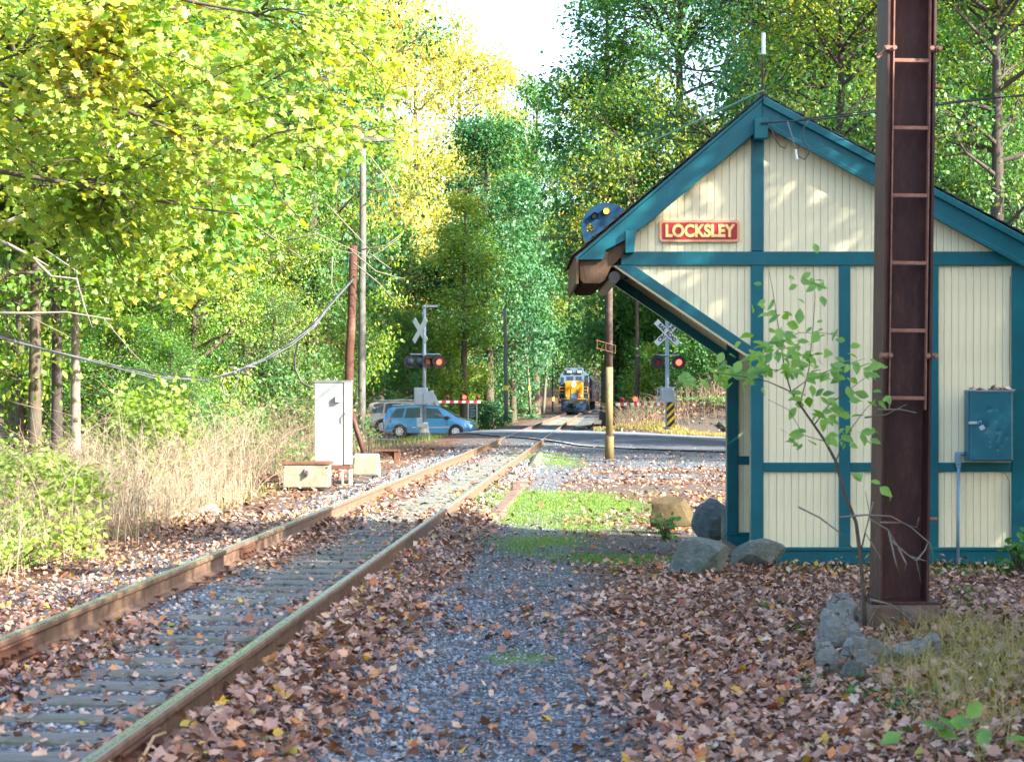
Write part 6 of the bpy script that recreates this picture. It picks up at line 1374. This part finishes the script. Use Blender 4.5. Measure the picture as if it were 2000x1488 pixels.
for q_, (px, py, Y, lb_) in enumerate([(1290, 800, 86, 'low green bush on the bank just right of the crossing signal'), (1375, 790, 84, 'low green bush on the bank near the station post'), (1240, 812, 92, 'low green bush on the bank behind the barrier arm'), (1410, 820, 82, 'small green bush above the pale roadside log')]):
    bush('bush', px, py, Y, .9, .3, 1.0, 700, .11, 'under' if q_ % 2 else 'green', lb_)
def grass(name, n, f, h0, h1, w, cols, label, lean=.6):
    x, Y = f(n); n = len(x); h = r.uniform(h0, h1, n); az = r.uniform(0, 6.28, n); a2 = az+1.57+r.normal(0, .3, n); K = 4; t_ = np.linspace(0, 1, K); z = tz(x, Y)
    C = np.zeros((n, K, 3)); o_ = np.abs(r.normal(0, lean, n))[:, None]*h[:, None]*t_[None]**2; C[:, :, 0] = x[:, None]+np.cos(az)[:, None]*o_; C[:, :, 1] = Y[:, None]+np.sin(az)[:, None]*o_; C[:, :, 2] = z[:, None]+h[:, None]*t_[None]*(1-.25*t_[None])
    W_ = w*(1-.9*t_)[None, :, None]*np.stack([np.cos(a2), np.sin(a2), 0*a2], -1)[:, None]; V = np.stack([C-W_, C+W_], 2).reshape(-1, 3); i0 = (np.arange(n)*K*2)[:, None]+np.arange(K-1)[None]*2
    Fq = np.stack([i0, i0+1, i0+3, i0+2], -1).reshape(-1, 4); tq = np.stack([r.random(n), r.random(n), r.random(n), np.ones(n)], -1)
    ob = link(name, npmesh(name, V, Fq, 4, rep(tq, K*2)), foliage(name+'_blades', cols, .35, 2)); tag(ob, label, 'grass', kind='stuff')
GR = [(.05,.12,.015), (.10,.19,.02), (.17,.26,.03), (.24,.30,.05)]; DRY = [(.12,.15,.03), (.26,.23,.06), (.38,.30,.12), (.45,.34,.16)]
def fm_moss(n): x = r.uniform(-1.2, 3.2, n*3); Y = r.uniform(17.5, 56, n*3); k_ = r.random(n*3) < m_moss(x, Y)*1.2; return x[k_][:n*2], Y[k_][:n*2]
grass('moss_grass', 30000, fm_moss, .015, .055, .006, GR, 'short bright green grass and moss in the sunlit patch', .8)
def f_rt(n):
    c = np.array([P(1900, 1290, 11)[:2], P(1960, 1250, 12), P(1850, 1260, 12.2), P(1990, 1340, 10.3), P(1820, 1320, 10.6), P(1940, 1200, 13.2)][0:0]) if False else None
    cs = [(1900, 1290, .45), (1975, 1250, .4), (1960, 1340, .35), (1850, 1240, .25), (1820, 1330, .2), (1950, 1420, .3), (1985, 1300, .4)]; k_ = r.integers(0, len(cs), n); q_ = np.array(cs)[k_]; Yc = F*1.6/(q_[:, 1]-HY); return (q_[:, 0]-1000)/F*Yc+r.normal(size=n)*q_[:, 2]*.8, Yc+r.normal(size=n)*.45
grass('dry_grass', 2600, f_rt, .12, .36, .0035, DRY, 'tawny dry grass tufts at the lower right by the broken footing', .9)
def f_sill(n): return r.uniform(2.5, 5.3, n), 17.75-np.abs(r.normal(0, .18, n))
grass('sill_grass', 700, f_sill, .04, .2, .003, GR, 'sparse green grass growing along the station sill', .6)
def f_road(n): x = r.uniform(3.8, 9.5, n); return x, 84-1.6*(x-3.8)+r.uniform(-1.2, 1.6, n)
grass('verge_grass', 6000, f_road, .1, .3, .012, DRY, 'pale green and yellow grass on the far verge of the road', .7)
def f_lroad(n): x = r.uniform(-6.5, -2.6, n); return x, r.uniform(64, 76, n)
grass('mast_grass', 900, f_lroad, .08, .28, .010, GR[1:]+[(.3,.28,.1)], 'ragged grass round the foot of the left signal mast', .6)
def f_lft(n): Y = r.uniform(15, 34, n); return xc(Y)-r.uniform(2.8, 6, n), Y
grass('bank_grass', 3000, f_lft, .08, .3, .005, [(.12,.18,.03), (.25,.26,.06), (.38,.32,.12)], 'grass and herbs under the dry weeds on the left bank', .7)
# low herbs, lower right
def herbs(name, spots, n, ls, fm, label, sh=LT):
    k_ = r.integers(0, len(spots), n); q_ = np.array(spots, float)[k_]; Yc = F*1.6/(q_[:, 1]-HY); x = (q_[:, 0]-1000)/F*Yc+r.normal(size=n)*q_[:, 2]; Y = Yc+r.normal(size=n)*q_[:, 2]*1.6
    p = np.stack([x, Y, tz(x, Y)+.02+np.abs(r.normal(0, .03, n))], -1); V, Fc = leaves(p, ls*r.uniform(.5, 1.3, n), r.normal(size=(n, 3))*.4+[0, -.2, 1], sh, r=r)
    ob = link(name, npmesh(name, V, Fc, 3, rep(np.stack([r.random(n)]*3+[np.ones(n)], -1), len(sh[0]))), FM[fm]); tag(ob, label, 'herbs', kind='stuff')
herbs('clover', [(1700, 1340, .09), (1740, 1370, .08), (1660, 1350, .07), (1850, 1370, .1), (1780, 1420, .06), (1990, 1440, .15), (1940, 1460, .12), (1840, 1110, .1), (1920, 1180, .1), (1890, 1150, .08), (1850, 1200, .06), (1500, 1180, .1), (1560, 1230, .08), (1590, 1330, .06)], 1500, .032, 'green', 'small green clover like herbs spread over the leaves at lower right')
wp = tag(empty('broadleaf_weed', P(1800, 1470, 8.35)), 'broad leaved light green weed at the lower right', 'weed'); s0 = wp.location.copy(); mb = MB()
for px, py in [(1800, 1410), (1830, 1400), (1828, 1432), (1890, 1402), (1915, 1425), (1870, 1395), (1760, 1432), (1850, 1412), (1940, 1430), (1965, 1440)]:
    pp_ = np.array(P(px, py, 8.3))-np.array(s0); leaf_obj(slm[r.integers(0, 6)], pp_, r.uniform(.09, .14), r.normal(size=3)*.3+[0, -.6, .7], r.normal(size=3)*[1,.4,.3]+[.3, -.3, 0], wp)
    mb.tube([(0+.1*r.normal(), .1, -.02), tuple(pp_*[.6,.6,.6]), tuple(pp_)], .003, 5)
mb.build('stem', M['bark_pale'], wp, smooth=True)['kind'] = 'stuff'
